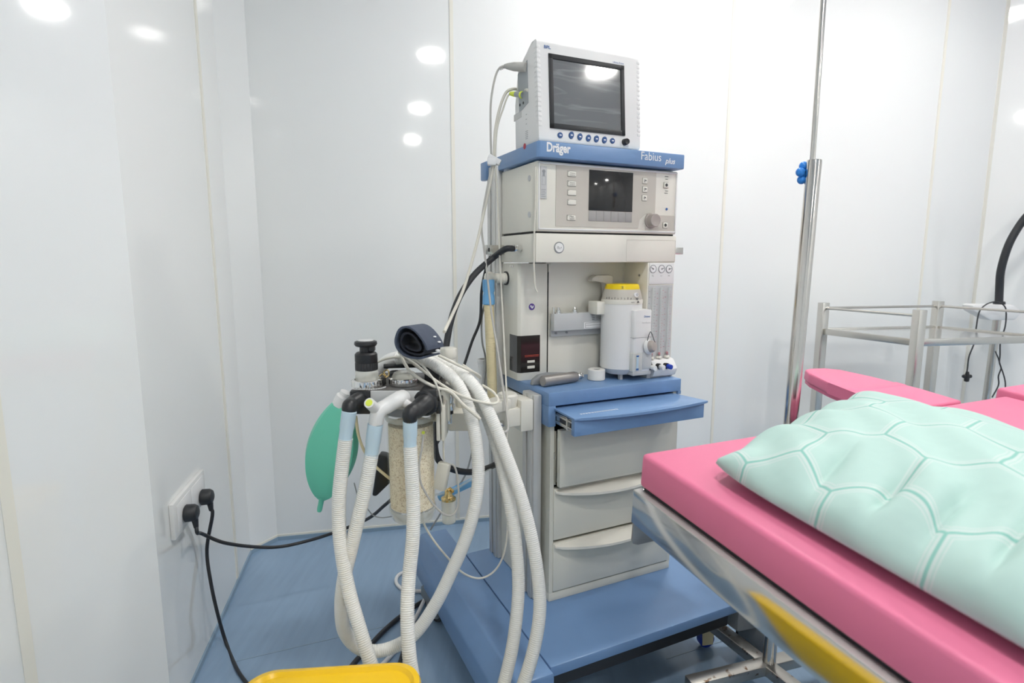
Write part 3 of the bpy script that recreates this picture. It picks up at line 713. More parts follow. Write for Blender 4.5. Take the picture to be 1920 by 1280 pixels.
b = B(); b.lathe([(0.0545, 1.024), (0.0470, 1.058), (0.0465, 1.059)], n=96, ripple=-0.012); dl = VL(b, 'dial', 'greypanel')
b = B(); b.lathe([(0.0468, 1.058), (0.0440, 1.072), (0.041, 1.075), (0, 1.0755)], n=48); VL(b, 'dial_cap', 'yellowdial', dl)
b = B()
M0 = Matrix.Translation((0, 0, 0)) @ Matrix.Rotation(R(8), 4, 'Z')
b.lathe([(0, 0), (0.0075, 0), (0.0075, 0.004), (0, 0.0045)], (0.008, -0.048, 1.040), (0.1, -1, 0.18), 24); zb = VL(b, 'zero_button', 'inkwhite', dl)
b = B(); b.text('0', 0.0055, (0.0062, -0.0545, 1.0375), RX90, h=0.008); VL(b, 'button_print', 'ink', zb)
b = B(); b.prism([(0.0055, 1.0295), (0.0125, 1.0295), (0.009, 1.0245)], -0.0565, -0.0535, M=MY); b.prism([(0.008, 1.0165), (0.015, 1.0165), (0.0115, 1.022)], -0.0575, -0.0555, M=MY)
for k in range(9):
    a = R(-100 - 9 * k + 0); r = 0.0545
    b.box(-0.0004, 0.0004, -0.0005, 0.001, 1.026, 1.0315 + (0.002 if k % 2 else 0), M=Matrix.Translation((r * math.cos(a), r * math.sin(a), 0)) @ Matrix.Rotation(a + R(90), 4, 'Z'))
VL(b, 'dial_print', 'ink', dl)
b = B(); b.text('2', 0.0055, (-0.0290, -0.0370, 1.0625), (Matrix.Rotation(R(-35), 3, 'Z') @ RX90), h=0.007); VL(b, 'number_print', 'ink', dl)
b = B(); b.text('Dr\u00e4ger', 0.020, (0.024, -0.0676, 0.978), RX90, bold=0.02); VL(b, 'lettering', 'inkblue', fx)
b = B(); b.text('Sevoflurane', 0.028, (0.018, -0.0676, 0.962), RX90); VL(b, 'model_lettering', 'greylight', fx)
b = B(); b.text('Vol.%', 0.010, (-0.010, -0.0556, 1.0165), RX90); VL(b, 'scale_print', 'ink', fx)
b = B(); b.box(-0.0092, 0.021, -0.0685, -0.03, 0.836, 0.884, 0.001); g_ = VL(b, 'sight_glass', 'clear', fx)
b = B(); b.box(0.002, 0.009, -0.0692, -0.0686, 0.842, 0.878); VL(b, 'level_scale', 'palecuff', g_)
b = B(); b.box(0.0015, 0.0095, -0.0698, -0.0692, 0.838, 0.843).box(0.0015, 0.0095, -0.0698, -0.0692, 0.874, 0.878); VL(b, 'level_mark', 'inkblue', g_)
b = B(); b.box(0.022, 0.0525, -0.0685, -0.03, 0.838, 0.886, 0.002); VL(b, 'filler_housing', 'greylight', fx)
b = B(); b.lathe([(0.0195, 0), (0.019, 0.006), (0.016, 0.010)], (0.040, -0.066, 0.898), (0.35, -1, 0.15), 30); fl = VL(b, 'filler_collar', 'white', fx)
b = B(); b.lathe([(0.0165, 0.006), (0.016, 0.014), (0.012, 0.020), (0.0, 0.022)], (0.040, -0.066, 0.899), (0.35, -1, 0.15), 30); VL(b, 'filler_cap', 'beigeknob', fl)
b = B(); b.tube([(0.033, -0.072, 0.916), (0.037, -0.076, 0.938), (0.043, -0.076, 0.936), (0.050, -0.082, 0.912)], 0.0011, 8); VL(b, 'cap_strap', 'ink', fl)
b = B(); b.box(-0.078, -0.050, 0.0, 0.045, 0.983, 1.018, 0.003); VL(b, 'docking_block', 'cream', None)
b = B(); b.box(-0.006, 0.054, -0.066, -0.02, 0.822, 0.834, 0.003).box(-0.02, -0.012, -0.03, -0.02, 0.806, 0.826); VL(b, 'bottom_plate', 'greylight')

# things lying on the worktop
LS = Vector(F.w(-0.012, 0.022, 0.806))
p0 = F.w(0.008, 0.066, 0.8225); p1 = F.w(0.137, 0.086, 0.8225)
b = B(); b.lathe([(0.013, 0), (0.0150, 0.0015), (0.0150, 0.112), (0.013, 0.120), (0.009, 0.122)], p0, (p1 - p0), 28)
LG = thing('laryngoscope', 'grey metal laryngoscope handle lying on the blue worktop beside the white tape roll', 'laryngoscope', (p0.x, p0.y, 0.8065), YAW)
b.build('handle', 'brushed', LG, world=True)
b = B(); b.lathe([(0.009, 0.120), (0.010, 0.126), (0.006, 0.128), (0.006, 0.134), (0.010, 0.136), (0.008, 0.142)], p0, (p1 - p0), 20); b.build('hinge', 'chrome', LG, world=True)
b = B(); Mb = F.m @ Matrix(((1, 0, 0, 0), (0, 0, 1, 0), (0, 1, 0, 0), (0, 0, 0, 1)))
b.prism([(-0.010, 0.807), (-0.006, 0.822), (0.012, 0.834), (0.040, 0.838), (0.130, 0.830), (0.140, 0.824), (0.138, 0.815), (0.02, 0.807)], 0.092, 0.108, M=Mb, bev=0.003); b.build('blade', 'greymid', LG, world=True)
tc_ = atz(1118, 711, 0.8065)
b = B(); b.lathe([(0.0115, 0), (0.0235, 0), (0.0250, 0.0015), (0.0250, 0.0295), (0.0235, 0.031), (0.0115, 0.031), (0.0115, 0.0)], (tc_.x, tc_.y, 0.8065), n=40)
TR_ = thing('tape_roll', 'white roll of medical tape lying flat on the blue worktop', 'tape', (tc_.x, tc_.y, 0.8065), 0)
b.build('tape', 'paper', TR_, world=True)
b = B(); b.lathe([(0.0095, 0.0005), (0.0114, 0.0005), (0.0114, 0.0285), (0.0095, 0.0285), (0.0095, 0.0005)], (tc_.x, tc_.y, 0.8065), n=32); b.build('core', 'greymid', TR_, world=True)

# ------------------------------------------------------------------ breathing system block
BS = thing('breathing_system', 'black and grey breathing circuit block with granule canister held by the swivel arm', 'breathing system', (-0.225, 1.21, 0.583), 0)
def W(b, name, m, parent=None, **k): return b.build(name, m, parent or BS, world=True, **k)
b = B(); b.box(-0.330, -0.151, 1.125, 1.31, 0.872, 0.8875, 0.003); blk = W(b, 'top_plate', 'darkblock')
b = B(); b.box(-0.330, -0.288, 1.120, 1.20, 0.838, 0.8865, 0.003); W(b, 'inlet_block', 'black')
b = B(); b.box(-0.288, -0.187, 1.121, 1.29, 0.848, 0.8865, 0.002); W(b, 'valve_block', 'greylight')
b = B(); b.box(-0.187, -0.154, 1.119, 1.19, 0.842, 0.8885, 0.003).box(-0.156, -0.147, 1.13, 1.18, 0.836, 0.864, 0.002); W(b, 'outlet_block', 'black')
b = B(); b.box(-0.178, -0.136, 1.195, 1.31, 0.80, 0.872, 0.004); W(b, 'mounting_block', 'cabinet')
b = B(); b.box(-0.158, -0.150, 1.14, 1.20, 0.775, 0.85, 0.002).box(-0.148, -0.140, 1.14, 1.20, 0.775, 0.85, 0.002); W(b, 'side_plate', 'cablecream')
# left dome with pressure-limiting valve
D1 = (-0.303, 1.158); D2 = (-0.2290, 1.178)
def dome(c, z):
    b = B(); b.lathe([(0.0265, 0), (0.0320, 0.001), (0.0325, 0.003), (0.0325, 0.0145), (0.0310, 0.016), (0.0262, 0.0165), (0.0262, 0.0), (0.0265, 0)], (c[0], c[1], z), n=56, ripple=-0.035)
    return W(b, 'clamp_ring', 'chrome')
r1 = dome(D1, 0.8876); r2 = dome(D2, 0.8876)
b = B(); b.lathe([(0.0245, 0.002), (0.0235, 0.034), (0.022, 0.036)], (*D1, 0.8876), n=36); W(b, 'dome_cylinder', 'clear', r1)
b = B(); b.lathe([(0.016, 0.001), (0.018, 0.014), (0.018, 0.016), (0.0, 0.016)], (*D1, 0.8885), n=24); W(b, 'valve_seat', 'cream', r1)
b = B(); b.lathe([(0.0255, 0.004), (0.0255, 0.019), (0.022, 0.026), (0.012, 0.0305), (0, 0.0315)], (*D2, 0.8876), n=36); W(b, 'valve_dome', 'clear', r2)
b = B(); b.lathe([(0.019, 0.001), (0.019, 0.017), (0.0, 0.018)], (*D2, 0.8885), n=24); W(b, 'valve_disc', 'cream', r2)
bz = 0.923
b = B(); b.lathe([(0.0215, 0), (0.0232, 0.001), (0.0232, 0.0155), (0.0225, 0.0165)], (D1[0], D1[1], bz), n=60, ripple=-0.04); apl = W(b, 'pressure_valve', 'black')
b = B(); b.lathe([(0.0225, 0.0165), (0.0232, 0.020), (0.0230, 0.034), (0.019, 0.038), (0.013, 0.039), (0.0125, 0.049)], (D1[0], D1[1], bz), n=40)
b.box(D1[0] + 0.008, D1[0] + 0.019, D1[1] - 0.012, D1[1] + 0.006, bz + 0.040, bz + 0.051, 0.002); W(b, 'valve_neck', 'black', apl)
b = B(); b.lathe([(0.014, 0.049), (0.021, 0.051), (0.0235, 0.055), (0.0225, 0.060), (0.017, 0.062)], (D1[0], D1[1], bz), n=40); W(b, 'valve_knob', 'black', apl)
b = B(); b.lathe([(0, 0.0615), (0.0165, 0.0615), (0.0160, 0.0630), (0, 0.0632)], (D1[0], D1[1], bz), n=32); W(b, 'knob_disc', 'greylight', apl)
# small bits on the block: lever bar, black knob, ball chain
b = B(); b.cyl((-0.285, 1.235, 0.916), (-0.180, 1.25, 0.916), 0.0048, n=14).box(-0.190, -0.158, 1.20, 1.29, 0.888, 0.920, 0.004); W(b, 'handle_bar', 'black')
b = B(); b.lathe([(0.012, 0), (0.014, 0.004), (0.014, 0.016), (0.011, 0.020), (0, 0.019)], (-0.258, 1.225, 0.8876), n=26); W(b, 'lock_knob', 'black')
b = B(); b.box(-0.276, -0.268, 1.165, 1.18, 0.888, 0.905, 0.001); W(b, 'switch_lever', 'black')
ch_pts = catmull([(-0.326, 1.1285, 0.8895), (-0.312, 1.1245, 0.8895), (-0.296, 1.1235, 0.8895), (-0.280, 1.1265, 0.8895), (-0.268, 1.1335, 0.8895), (-0.262, 1.145, 0.8895)], 12)
b = B()
for p in resample(ch_pts, 0.0033): bmesh.ops.create_uvsphere(b.bm, u_segments=6, v_segments=5, radius=0.0014, matrix=Matrix.Translation(p))
W(b, 'ball_chain', 'inkwhite')
b = B(); b.tube([(-0.268, 1.18, 0.905), (-0.272, 1.18, 0.914), (-0.264, 1.18, 0.918), (-0.262, 1.18, 0.908), (-0.270, 1.175, 0.902)], 0.0014, 8).tube([(-0.282, 1.18, 0.905), (-0.275, 1.18, 0.910), (-0.270, 1.18, 0.904)], 0.0012, 8); W(b, 'split_ring', 'brass')
# elbows
eL0 = at(672, 750, 1.118); eL1 = at(655, 772, 1.075); eR0 = at(797, 756, 1.118); eR1 = at(769, 786, 1.07)
b = B(); b.tube([eL0 + Vector((0, 0.02, 0)), eL0, eL0 + Vector((-0.008, -0.022, -0.003)), eL1 + Vector((0, 0, 0.010)), eL1 + Vector((0, 0, -0.006))], 0.014, 20, 6, rf=lambda i, t: 0.0175 - 0.0045 * t); W(b, 'elbow_connector', 'black')
b = B(); b.lathe([(0.0265, 0), (0.027, 0.004), (0.027, 0.010), (0.0235, 0.013), (0.0225, 0.013)], eR0 + Vector((0, 0.012, 0)), (-0.25, -1, -0.1), 32)
b.tube([eR0 + Vector((0.003, 0.01, 0)), eR0 + Vector((-0.002, -0.008, 0)), eR0 + Vector((-0.012, -0.026, -0.006)), eR1 + Vector((0.001, 0, 0.012)), eR1 + Vector((0, 0, -0.006))], 0.014, 20, 6, rf=lambda i, t: 0.0215 - 0.008 * t); W(b, 'elbow_connector', 'black')
# white mask holder / Y-piece parked on the block
Y0 = at(748, 748, 1.100); Y1 = at(705, 792, 1.075)
b = B(); b.tube([Y0 + Vector((0.004, 0.018, -0.002)), Y0, Y0 + Vector((-0.020, -0.012, -0.010)), Y1 + Vector((0.006, 0, 0.022)), Y1, Y1 + Vector((0, 0, -0.004))], 0.0135, 20, 6, rf=lambda i, t: 0.0165 - 0.003 * t)
b.cyl(Y1 + Vector((0.002, 0, 0.026)), at(692, 755, 1.045), 0.0112, 0.0100, 20)
b.tube([Y0, at(765, 758, 1.10), at(776, 764, 1.108), at(781, 766, 1.118)], 0.006, 12, 6, rf=lambda i, t: 0.010 - 0.005 * t)
yp = thing('hose_connector', 'white plastic hose elbow with lime capped side port on the grey block', 'hose connector', Y0, 0)
b.build('connector_body', 'white', yp, world=True)
c0 = at(692, 755, 1.045); dd = (c0 - (Y1 + Vector((0.002, 0, 0.026)))).normalized()
b = B(); b.cyl(c0, c0 + dd * 0.0012, 0.0068, n=20); b.build('port_cap', 'lime', yp, world=True)
# canister
cc = (-0.221, 1.195)
b = B(); b.lathe([(0.0, 0.600), (0.0485, 0.612), (0.0485, 0.798), (0, 0.800)], (*cc, 0), n=48); gr = W(b, 'granule_filling', 'granules'); gr['kind'] = 'stuff'
b = B(); b.lathe([(0.044, 0.583), (0.050, 0.590), (0.0525, 0.600), (0.0525, 0.838), (0.0505, 0.838), (0.0505, 0.600), (0.040, 0.588)], (*cc, 0), n=56); W(b, 'canister', 'canister_clear')
b = B(); b.lathe([(0.053, 0.808), (0.0555, 0.812), (0.0555, 0.816), (0.053, 0.820), (0.0527, 0.814), (0.053, 0.808)], (*cc, 0), n=56); W(b, 'canister_rim', 'clear')
b = B(); b.lathe([(0.030, 0.5835), (0.044, 0.5835), (0.0515, 0.606), (0.0510, 0.609), (0.049, 0.609), (0.042, 0.588), (0.030, 0.586), (0.030, 0.5835)], (*cc, 0), n=56); W(b, 'canister_rim', 'clear')
b = B(); b.lathe([(0.0, 0.825), (0.0545, 0.825), (0.0545, 0.848), (0, 0.85)], (*cc, 0), n=48); W(b, 'canister_lid', 'greymid')
c = at(793, 812, 1.135); b = B(); b.lathe([(0, 0), (0.0035, 0), (0.0035, 0.0012), (0, 0.0012)], (c.x, 1.1405, c.z), (0.1, -1, 0), 14); W(b, 'yellow_dot', 'lime')
# black bracket behind canister
b = B(); b.prism([(at(712, 848, 1.26).x, at(712, 848, 1.26).z), (at(724, 850, 1.26).x, at(724, 850, 1.26).z), (at(740, 860, 1.26).x, at(740, 860, 1.26).z), (at(745, 890, 1.26).x, at(745, 890, 1.26).z), (at(708, 926, 1.26).x, at(708, 926, 1.26).z), (at(700, 925, 1.26).x, at(700, 925, 1.26).z)], 1.245, 1.275, M=MY, bev=0.004)
b.box(-0.265, -0.21, 1.25, 1.27, 0.63, 0.74, 0.003)
W(b, 'bag_arm', 'black')
# chrome sensor connector at the right
s0 = at(829, 738, 1.22); s1 = at(843, 738, 1.22)
b = B(); b.tube([s0, s1 + Vector((-0.004, 0, 0)), s1 + Vector((0.003, 0, -0.006)), at(844, 757, 1.22)], 0.0068, 14, 5)
b.lathe([(0.0095, 0), (0.0105, 0.002), (0.0105, 0.014), (0.0095, 0.016)], at(843, 768, 1.22), (0, 0, 1), 26, ripple=-0.06)
b.lathe([(0.0085, 0), (0.009, 0.001), (0.009, 0.024)], at(841, 793, 1.22), (0, 0, 1), 24); sc_ = W(b, 'chrome_coupling', 'chrome')
b = B(); b.lathe([(0.0096, 0), (0.0096, 0.007)], at(842, 775, 1.22), (0, 0, 1), 26); W(b, 'black_band', 'black', sc_)
# connection of the block to the arm and cream top cap, thin upright
b = B(); b.box(-0.150, -0.085, 1.27, 1.33, 0.755, 0.80, 0.006).lathe([(0.017, 0.80), (0.019, 0.803), (0.019, 0.865)], (-0.118, 1.33, 0), n=28); W(b, 'arm_joint', 'cream')
cpos = at(841, 662, 1.36)
b = B(); b.lathe([(0.0195, -0.010), (0.0205, -0.006), (0.0205, 0.008), (0.0195, 0.012), (0.017, 0.014), (0, 0.014)], (cpos.x, cpos.y, cpos.z), n=36); W(b, 'joint_cap', 'cream')
b = B(); b.cyl((cpos.x, cpos.y, 0.80), (cpos.x, cpos.y, cpos.z - 0.010), 0.0175, n=26); W(b, 'joint_post', 'cream')

# ------------------------------------------------------------------ breathing bag
bagY = 1.235
bt_, bb_ = at(640, 752, bagY), at(603, 936, bagY)
axis = (bt_ - bb_); Lb = axis.length; axis.normalize()
b = B(); n = 40; rings = []
side = Vector((1, 0, 0)); side = (side - axis * side.dot(axis)).normalized(); fr = axis.cross(side)
for i in range(25):
    t = i / 24; w_ = 0.0655 * (math.sin(math.pi * min(1, 0.012 + t * 0.955)) ** 0.62) * (1.0 - 0.06 * t); dp = w_ * 0.62
    ring_ = []
    for k in range(n):
        a = 2 * math.pi * k / n
        f = 1 - 0.10 * abs(math.sin(2 * a)) - 0.03 * math.sin(5 * a + 3 * t)
        sharp = 1.10 if k % (n // 4) == 0 else 1.0
        ring_.append(b.bm.verts.new(bb_ + axis * (Lb * t) + side * (w_ * math.cos(a + 0.9) * f * sharp) + fr * (dp * math.sin(a + 0.9) * f * sharp)))
    rings.append(ring_)
for a, c in zip(rings, rings[1:]):
    for k in range(n): b.bm.faces.new((a[k], a[(k + 1) % n], c[(k + 1) % n], c[k]))
b.bm.faces.new(rings[0]); b.bm.faces.new(rings[-1])
BG = thing('breathing_bag', 'green rubber breathing bag hanging left of the black circuit block', 'breathing bag', bb_ - axis * 0.03, 0)
b.build('bag', 'green', BG, world=True, sharp=24)
b = B(); b.lathe([(0.0045, -0.030), (0.0058, -0.026), (0.0062, 0.0), (0.012, 0.008)], bb_, axis, 16); b.build('tail', 'green', BG, world=True)
b = B(); b.lathe([(0.016, -0.012), (0.017, -0.004), (0.017, 0.012), (0.013, 0.016), (0.013, 0.024)], bt_, (axis + Vector((0.5, 0, 0.3))).normalized(), 22); b.build('neck', 'white', BG, world=True)

# ------------------------------------------------------------------ corrugated hoses
def hose(nm, label, pts, r=0.0135, m='hose', group=None, cuff=None, pitch=0.0042, cuffmat='palecuff'):
    P_ = [at(*p) for p in pts]
    P_ = catmull(P_, 8)
    o = thing(nm, label, 'hose', P_[0], 0, group)
    b = B(); b.tube(P_, r, 16, 0, step=pitch / 3, rf=lambda i, t: r * (1.01 if i % 3 == 0 else 0.925 if i % 3 == 1 else 0.95)); b.build('corrugated_tube', m, o, world=True, sharp=80)
    if cuff:
        for a_, c_, rr in cuff:
            a_, c_ = at(*a_), at(*c_); L = (c_ - a_).length
            b = B(); b.lathe([(rr * 0.9, 0), (rr * 1.02, 0.001), (rr, L * 0.55), (rr * 0.93, L * 0.62), (rr * 0.90, L)], a_, (c_ - a_), 30); b.build('cuff', cuffmat, o, world=True)
    return o
hose('breathing_hose', 'leftmost milky corrugated hose hanging from the left black elbow, beside the green bag',
     [(648, 822, 1.07), (642, 870, 1.07), (636, 930, 1.065), (636, 990, 1.06), (643, 1050, 1.05), (655, 1110, 1.04), (675, 1180, 1.02), (697, 1250, 1.0), (722, 1330, 0.99), (780, 1420, 1.0), (870, 1420, 1.03), (925, 1340, 1.06), (955, 1240, 1.09), (968, 1160, 1.11), (972, 1090, 1.13), (966, 1010, 1.15), (953, 930, 1.17), (935, 850, 1.19), (910, 775, 1.21), (878, 722, 1.23), (838, 690, 1.25), (795, 676, 1.27), (758, 676, 1.28)],
     0.0140, cuff=[((655, 770, 1.072), (647, 826, 1.07), 0.0142)])
hose('breathing_hose', 'milky corrugated hose hanging from the white elbow and looping up again to the upper right',
     [(697, 850, 1.075), (687, 905, 1.07), (672, 970, 1.065), (658, 1030, 1.06), (645, 1085, 1.06), (640, 1140, 1.065), (648, 1187, 1.075), (680, 1217, 1.09), (725, 1217, 1.10), (775, 1190, 1.11), (815, 1135, 1.12), (845, 1075, 1.13), (873, 1010, 1.135), (890, 950, 1.14), (897, 890, 1.15), (893, 830, 1.16), (880, 770, 1.17), (858, 720, 1.185), (825, 690, 1.20), (785, 672, 1.225), (745, 672, 1.24)],
     0.0140, cuff=[((704, 794, 1.076), (696, 856, 1.075), 0.0148)])
hose('breathing_hose', 'milky corrugated hose hanging in front of the granule canister from the right black elbow',
     [(769, 836, 1.07), (772, 890, 1.065), (775, 950, 1.06), (774, 1010, 1.05), (768, 1070, 1.04), (764, 1130, 1.02), (765, 1190, 1.0), (772, 1260, 0.98), (795, 1350, 0.97), (860, 1440, 1.0), (935, 1400, 1.02), (975, 1300, 1.05), (1000, 1220, 1.07), (1012, 1145, 1.09), (1008, 1075, 1.11), (995, 1000, 1.13), (975, 925, 1.15), (948, 850, 1.165), (920, 780, 1.18), (890, 725, 1.20), (850, 690, 1.22), (808, 672, 1.245), (775, 668, 1.265)],
     0.0140, cuff=[((769, 784, 1.07), (769, 842, 1.07), 0.0138)])
# grey-white hose end piece behind the domes
b = B(); b.tube([at(712, 690, 1.30), at(728, 676, 1.29), at(752, 670, 1.28), at(785, 678, 1.28), at(812, 690, 1.28)], 0.015, 18, 6)
tag(b.build('wye_piece', 'white'), 'white smooth hose junction lying behind the glass domes', 'hose connector')

# yellow corrugated hose with blue cuff under the elbow port
Ye = e1.y
def simple(nm, label, cat, pts, r, m, n=10, group=None, smooth=8):
    b = B(); b.tube([at(*p) for p in pts], r, n, smooth); return tag(b.build(nm, m), label, cat, group)
yh = hose('scavenging_hose', 'pale yellow corrugated hose with blue cuff hanging left of the machine', [(916, 566, Ye), (918, 600, Ye), (920, 650, Ye), (922, 700, Ye), (923, 745, Ye), (922, 790, Ye + 0.03)], 0.0150, m='yellowtube')
b = B(); b.lathe([(0.0165, 0.004), (0.0175, 0), (0.0175, -0.026), (0.0150, -0.034), (0.0175, -0.044), (0.0180, -0.066), (0.016, -0.068)], e1 + Vector((0, 0, -0.010)), (0, 0, 1), 28); b.build('cuff', 'bluecuff', yh, world=True)

# black oxygen hose, thin black hose
OX = thing('oxygen_hose', 'thick black oxygen hose arching from the chrome fitting on the machine side', 'hose', FIT, 0)
pts = [FIT + Vector((0.004, 0, 0)), FIT + Vector((-0.02, -0.01, -0.002)), at(925, 483, 1.58), at(892, 512, 1.54), at(865, 550, 1.50), at(848, 592, 1.47), at(838, 640, 1.45), at(832, 690, 1.43), at(822, 760, 1.42), at(815, 820, 1.42), at(822, 862, 1.42), at(850, 880, 1.43), at(890, 884, 1.48), at(930, 870, 1.60), at(960, 850, 1.66)]
b = B(); b.tube(pts, 0.0085, 16, 8); b.build('hose', 'rubber', OX, world=True)
simple('gas_hose', 'thin black hose hanging behind the yellow corrugated hose', 'hose', [(920, 480, 1.66), (912, 500, 1.66), (903, 545, 1.66), (900, 600, 1.66), (885, 640, 1.66), (870, 685, 1.65), (850, 740, 1.64), (835, 790, 1.62), (820, 830, 1.58), (780, 880, 1.50), (735, 938, 1.45)], 0.0042, 'rubber')
# ------------------------------------------------------------------ cables
CY = 1.585
E1 = FM.w(-0.002, 0.075, 0.195)
plug = thing('monitor_cable', 'grey monitor cable with thick moulded plug at the top connector', 'cable', at(927, 300, CY), 0)
pA_, pB_ = FM.w(0.0, 0.062, 0), at(947, 124, 1.60)
q0 = FM.onx(987, 126, -0.001); q0 = FM.w(q0.x, q0.y, q0.z)
b = B(); dv = (pB_ - q0); L = dv.length
b.lathe([(0.0115, 0), (0.0120, 0.002), (0.0115, L * 0.55), (0.0075, L * 0.9), (0.0055, L)], q0, dv, 24); b.build('plug', 'cablegrey', plug, world=True)
b = B(); b.tube([pB_, at(938, 127, 1.60), at(931, 137, 1.60), at(924, 165, 1.595), at(920, 200, 1.59), at(920, 250, CY), at(921, 285, CY), at(923, 305, CY), at(914, 350, CY), at(905, 400, CY), at(903, 430, CY), at(908, 470, 1.57), at(914, 520, 1.55), at(922, 590, 1.52), at(932, 650, 1.48), at(942, 720, 1.42), at(952, 790, 1.36), at(950, 808, 1.34), at(938, 806, 1.32), at(910, 785, 1.28), at(880, 755, 1.24), at(850, 730, 1.22), at(800, 700, 1.20), at(760, 670, 1.2), at(748, 660, 1.22)], 0.0029, 10, 7)
b.build('cable', 'cablegrey', plug, world=True)
b = B()
for k in range(4): b.cyl(pB_ + (at(936, 129, 1.60) - pB_) * (k / 4), pB_ + (at(936, 129, 1.60) - pB_) * (k / 4 + 0.13), 0.0052, n=14)
b.build('strain_relief', 'cablegrey', plug, world=True)
q1 = FM.onx(990, 169, -0.001); q1 = FM.w(q1.x, q1.y, q1.z)
c2 = thing('pressure_hose', 'light grey air hose from the monitor down to the rolled navy cuff', 'hose', at(927, 300, CY), 0)
b = B(); b.tube([q1, at(975, 168, 1.61), at(960, 167, 1.60), at(948, 175, 1.60), at(938, 200, 1.595), at(930, 235, 1.59), at(927, 270, CY), at(926, 305, CY), at(920, 340, CY), at(908, 395, CY), at(898, 440, 1.56), at(885, 490, 1.50), at(868, 545, 1.42), at(848, 590, 1.34), at(833, 622, 1.27)], 0.0040, 12, 7); b.build('hose', 'cablecream', c2, world=True)
q2 = FM.onx(980, 178, -0.001); q2 = FM.w(q2.x, q2.y, q2.z); q3 = at(957, 175.5, 1.60)
c3 = thing('sensor_cable', 'thin cream sensor cable with grey and yellow plug at the monitor side', 'cable', at(929, 300, CY), 0)
b = B(); dv = q3 - q2; L = dv.length; b.lathe([(0.0072, 0), (0.0072, L * 0.55), (0.006, L * 0.62)], q2, dv, 20); b.build('plug', 'connector', c3, world=True)
b = B(); b.lathe([(0.0085, 0.001), (0.009, 0.002), (0.009, 0.006), (0.0085, 0.007)], q2, dv, 24).lathe([(0.0068, L * 0.58), (0.0072, L * 0.66), (0.005, L)], q2, dv, 20); b.build('plug_ring', 'lime', c3, world=True)
b = B(); b.tube([q3, at(951, 182, 1.60), at(943, 205, 1.595), at(934, 232, 1.59), at(930, 262, CY), at(929, 305, CY - 0.006), at(931, 340, CY), at(934, 400, CY), at(937, 480, 1.56), at(941, 560, 1.54), at(945, 640, 1.50), at(948, 700, 1.45), at(951, 770, 1.40), at(950, 830, 1.38), at(952, 920, 1.36), at(950, 1010, 1.33), at(935, 1060, 1.31), at(905, 1083, 1.28), at(870, 1075, 1.24), at(835, 1040, 1.20), at(808, 1005, 1.19), at(793, 975, 1.19), at(790, 940, 1.19)], 0.0024, 10, 7)
b.build('cable', 'cablecream', c3, world=True)
# cable clip tie
b = B(); pt = at(927, 302, CY - 0.008)
b.box(-0.018, 0.018, -0.006, 0.012, -0.0075, 0.0075, 0.002, M=Matrix.Translation(pt + Vector((0, 0, 0.004))) @ Matrix.Rotation(R(28), 4, 'Y')).box(-0.012, 0.012, -0.008, 0.014, -0.009, 0.009, 0.003, M=Matrix.Translation(pt + Vector((-0.007, 0, -0.002))))
tag(b.build('cable_clip', 'inkwhite'), 'white clip bundling the cables at the blue top shelf', 'clip')
# white strap hanging on the gas inlet housing
pA_ = F.on(1003, 492, 0.045); 
b = B(); b.tube([at(1004, 312, F.w(-0.02, 0.046, 0).y), at(1004, 370, F.w(-0.02, 0.046, 0).y), at(1002, 430, F.w(-0.02, 0.046, 0).y), at(1001, 480, F.w(-0.02, 0.046, 0).y), at(1002, 520, F.w(-0.02, 0.044, 0).y), at(1004, 540, F.w(-0.02, 0.044, 0).y), at(1008, 548, F.w(-0.02, 0.044, 0).y)], 0.0022, 8, 7)
tag(b.build('cord', 'cablecream'), 'thin cream cord hanging down the left front edge of the control panel', 'cord')
# loose cables lying over the block
simple('sensor_lead', 'beige lead looping over the hoses right of the glass domes', 'cable', [(705, 680, 1.26), (725, 672, 1.24), (750, 670, 1.22), (775, 680, 1.19), (800, 700, 1.165), (830, 722, 1.15), (862, 740, 1.15), (895, 752, 1.16), (925, 757, 1.18), (934, 750, 1.20), (925, 735, 1.22), (905, 722, 1.24)], 0.0028, 'cablecream')
simple('sensor_lead', 'pale lead running down in front of the chrome coupling to the cream sensor box', 'cable', [(749, 662, 1.20), (752, 656, 1.19), (762, 660, 1.17), (785, 678, 1.15), (805, 700, 1.14), (820, 725, 1.135), (828, 760, 1.14), (831, 800, 1.15), (832, 850, 1.16), (833, 862, 1.165)], 0.0022, 'cablecream')
simple('sensor_lead', 'cream lead from the navy cuff looping right behind the hoses', 'cable', [(822, 666, 1.20), (850, 680, 1.19), (880, 694, 1.20), (897, 703, 1.24), (900, 708, 1.27), (888, 698, 1.29), (868, 684, 1.31)], 0.0030, 'cablecream')
simple('sensor_lead', 'thick pale lead lying between the glass dome and the corrugated hoses', 'cable', [(752, 664, 1.215), (758, 680, 1.185), (770, 697, 1.16), (790, 712, 1.145), (815, 725, 1.14), (845, 735, 1.14), (870, 760, 1.14), (900, 785, 1.15)], 0.0034, 'cablecream')
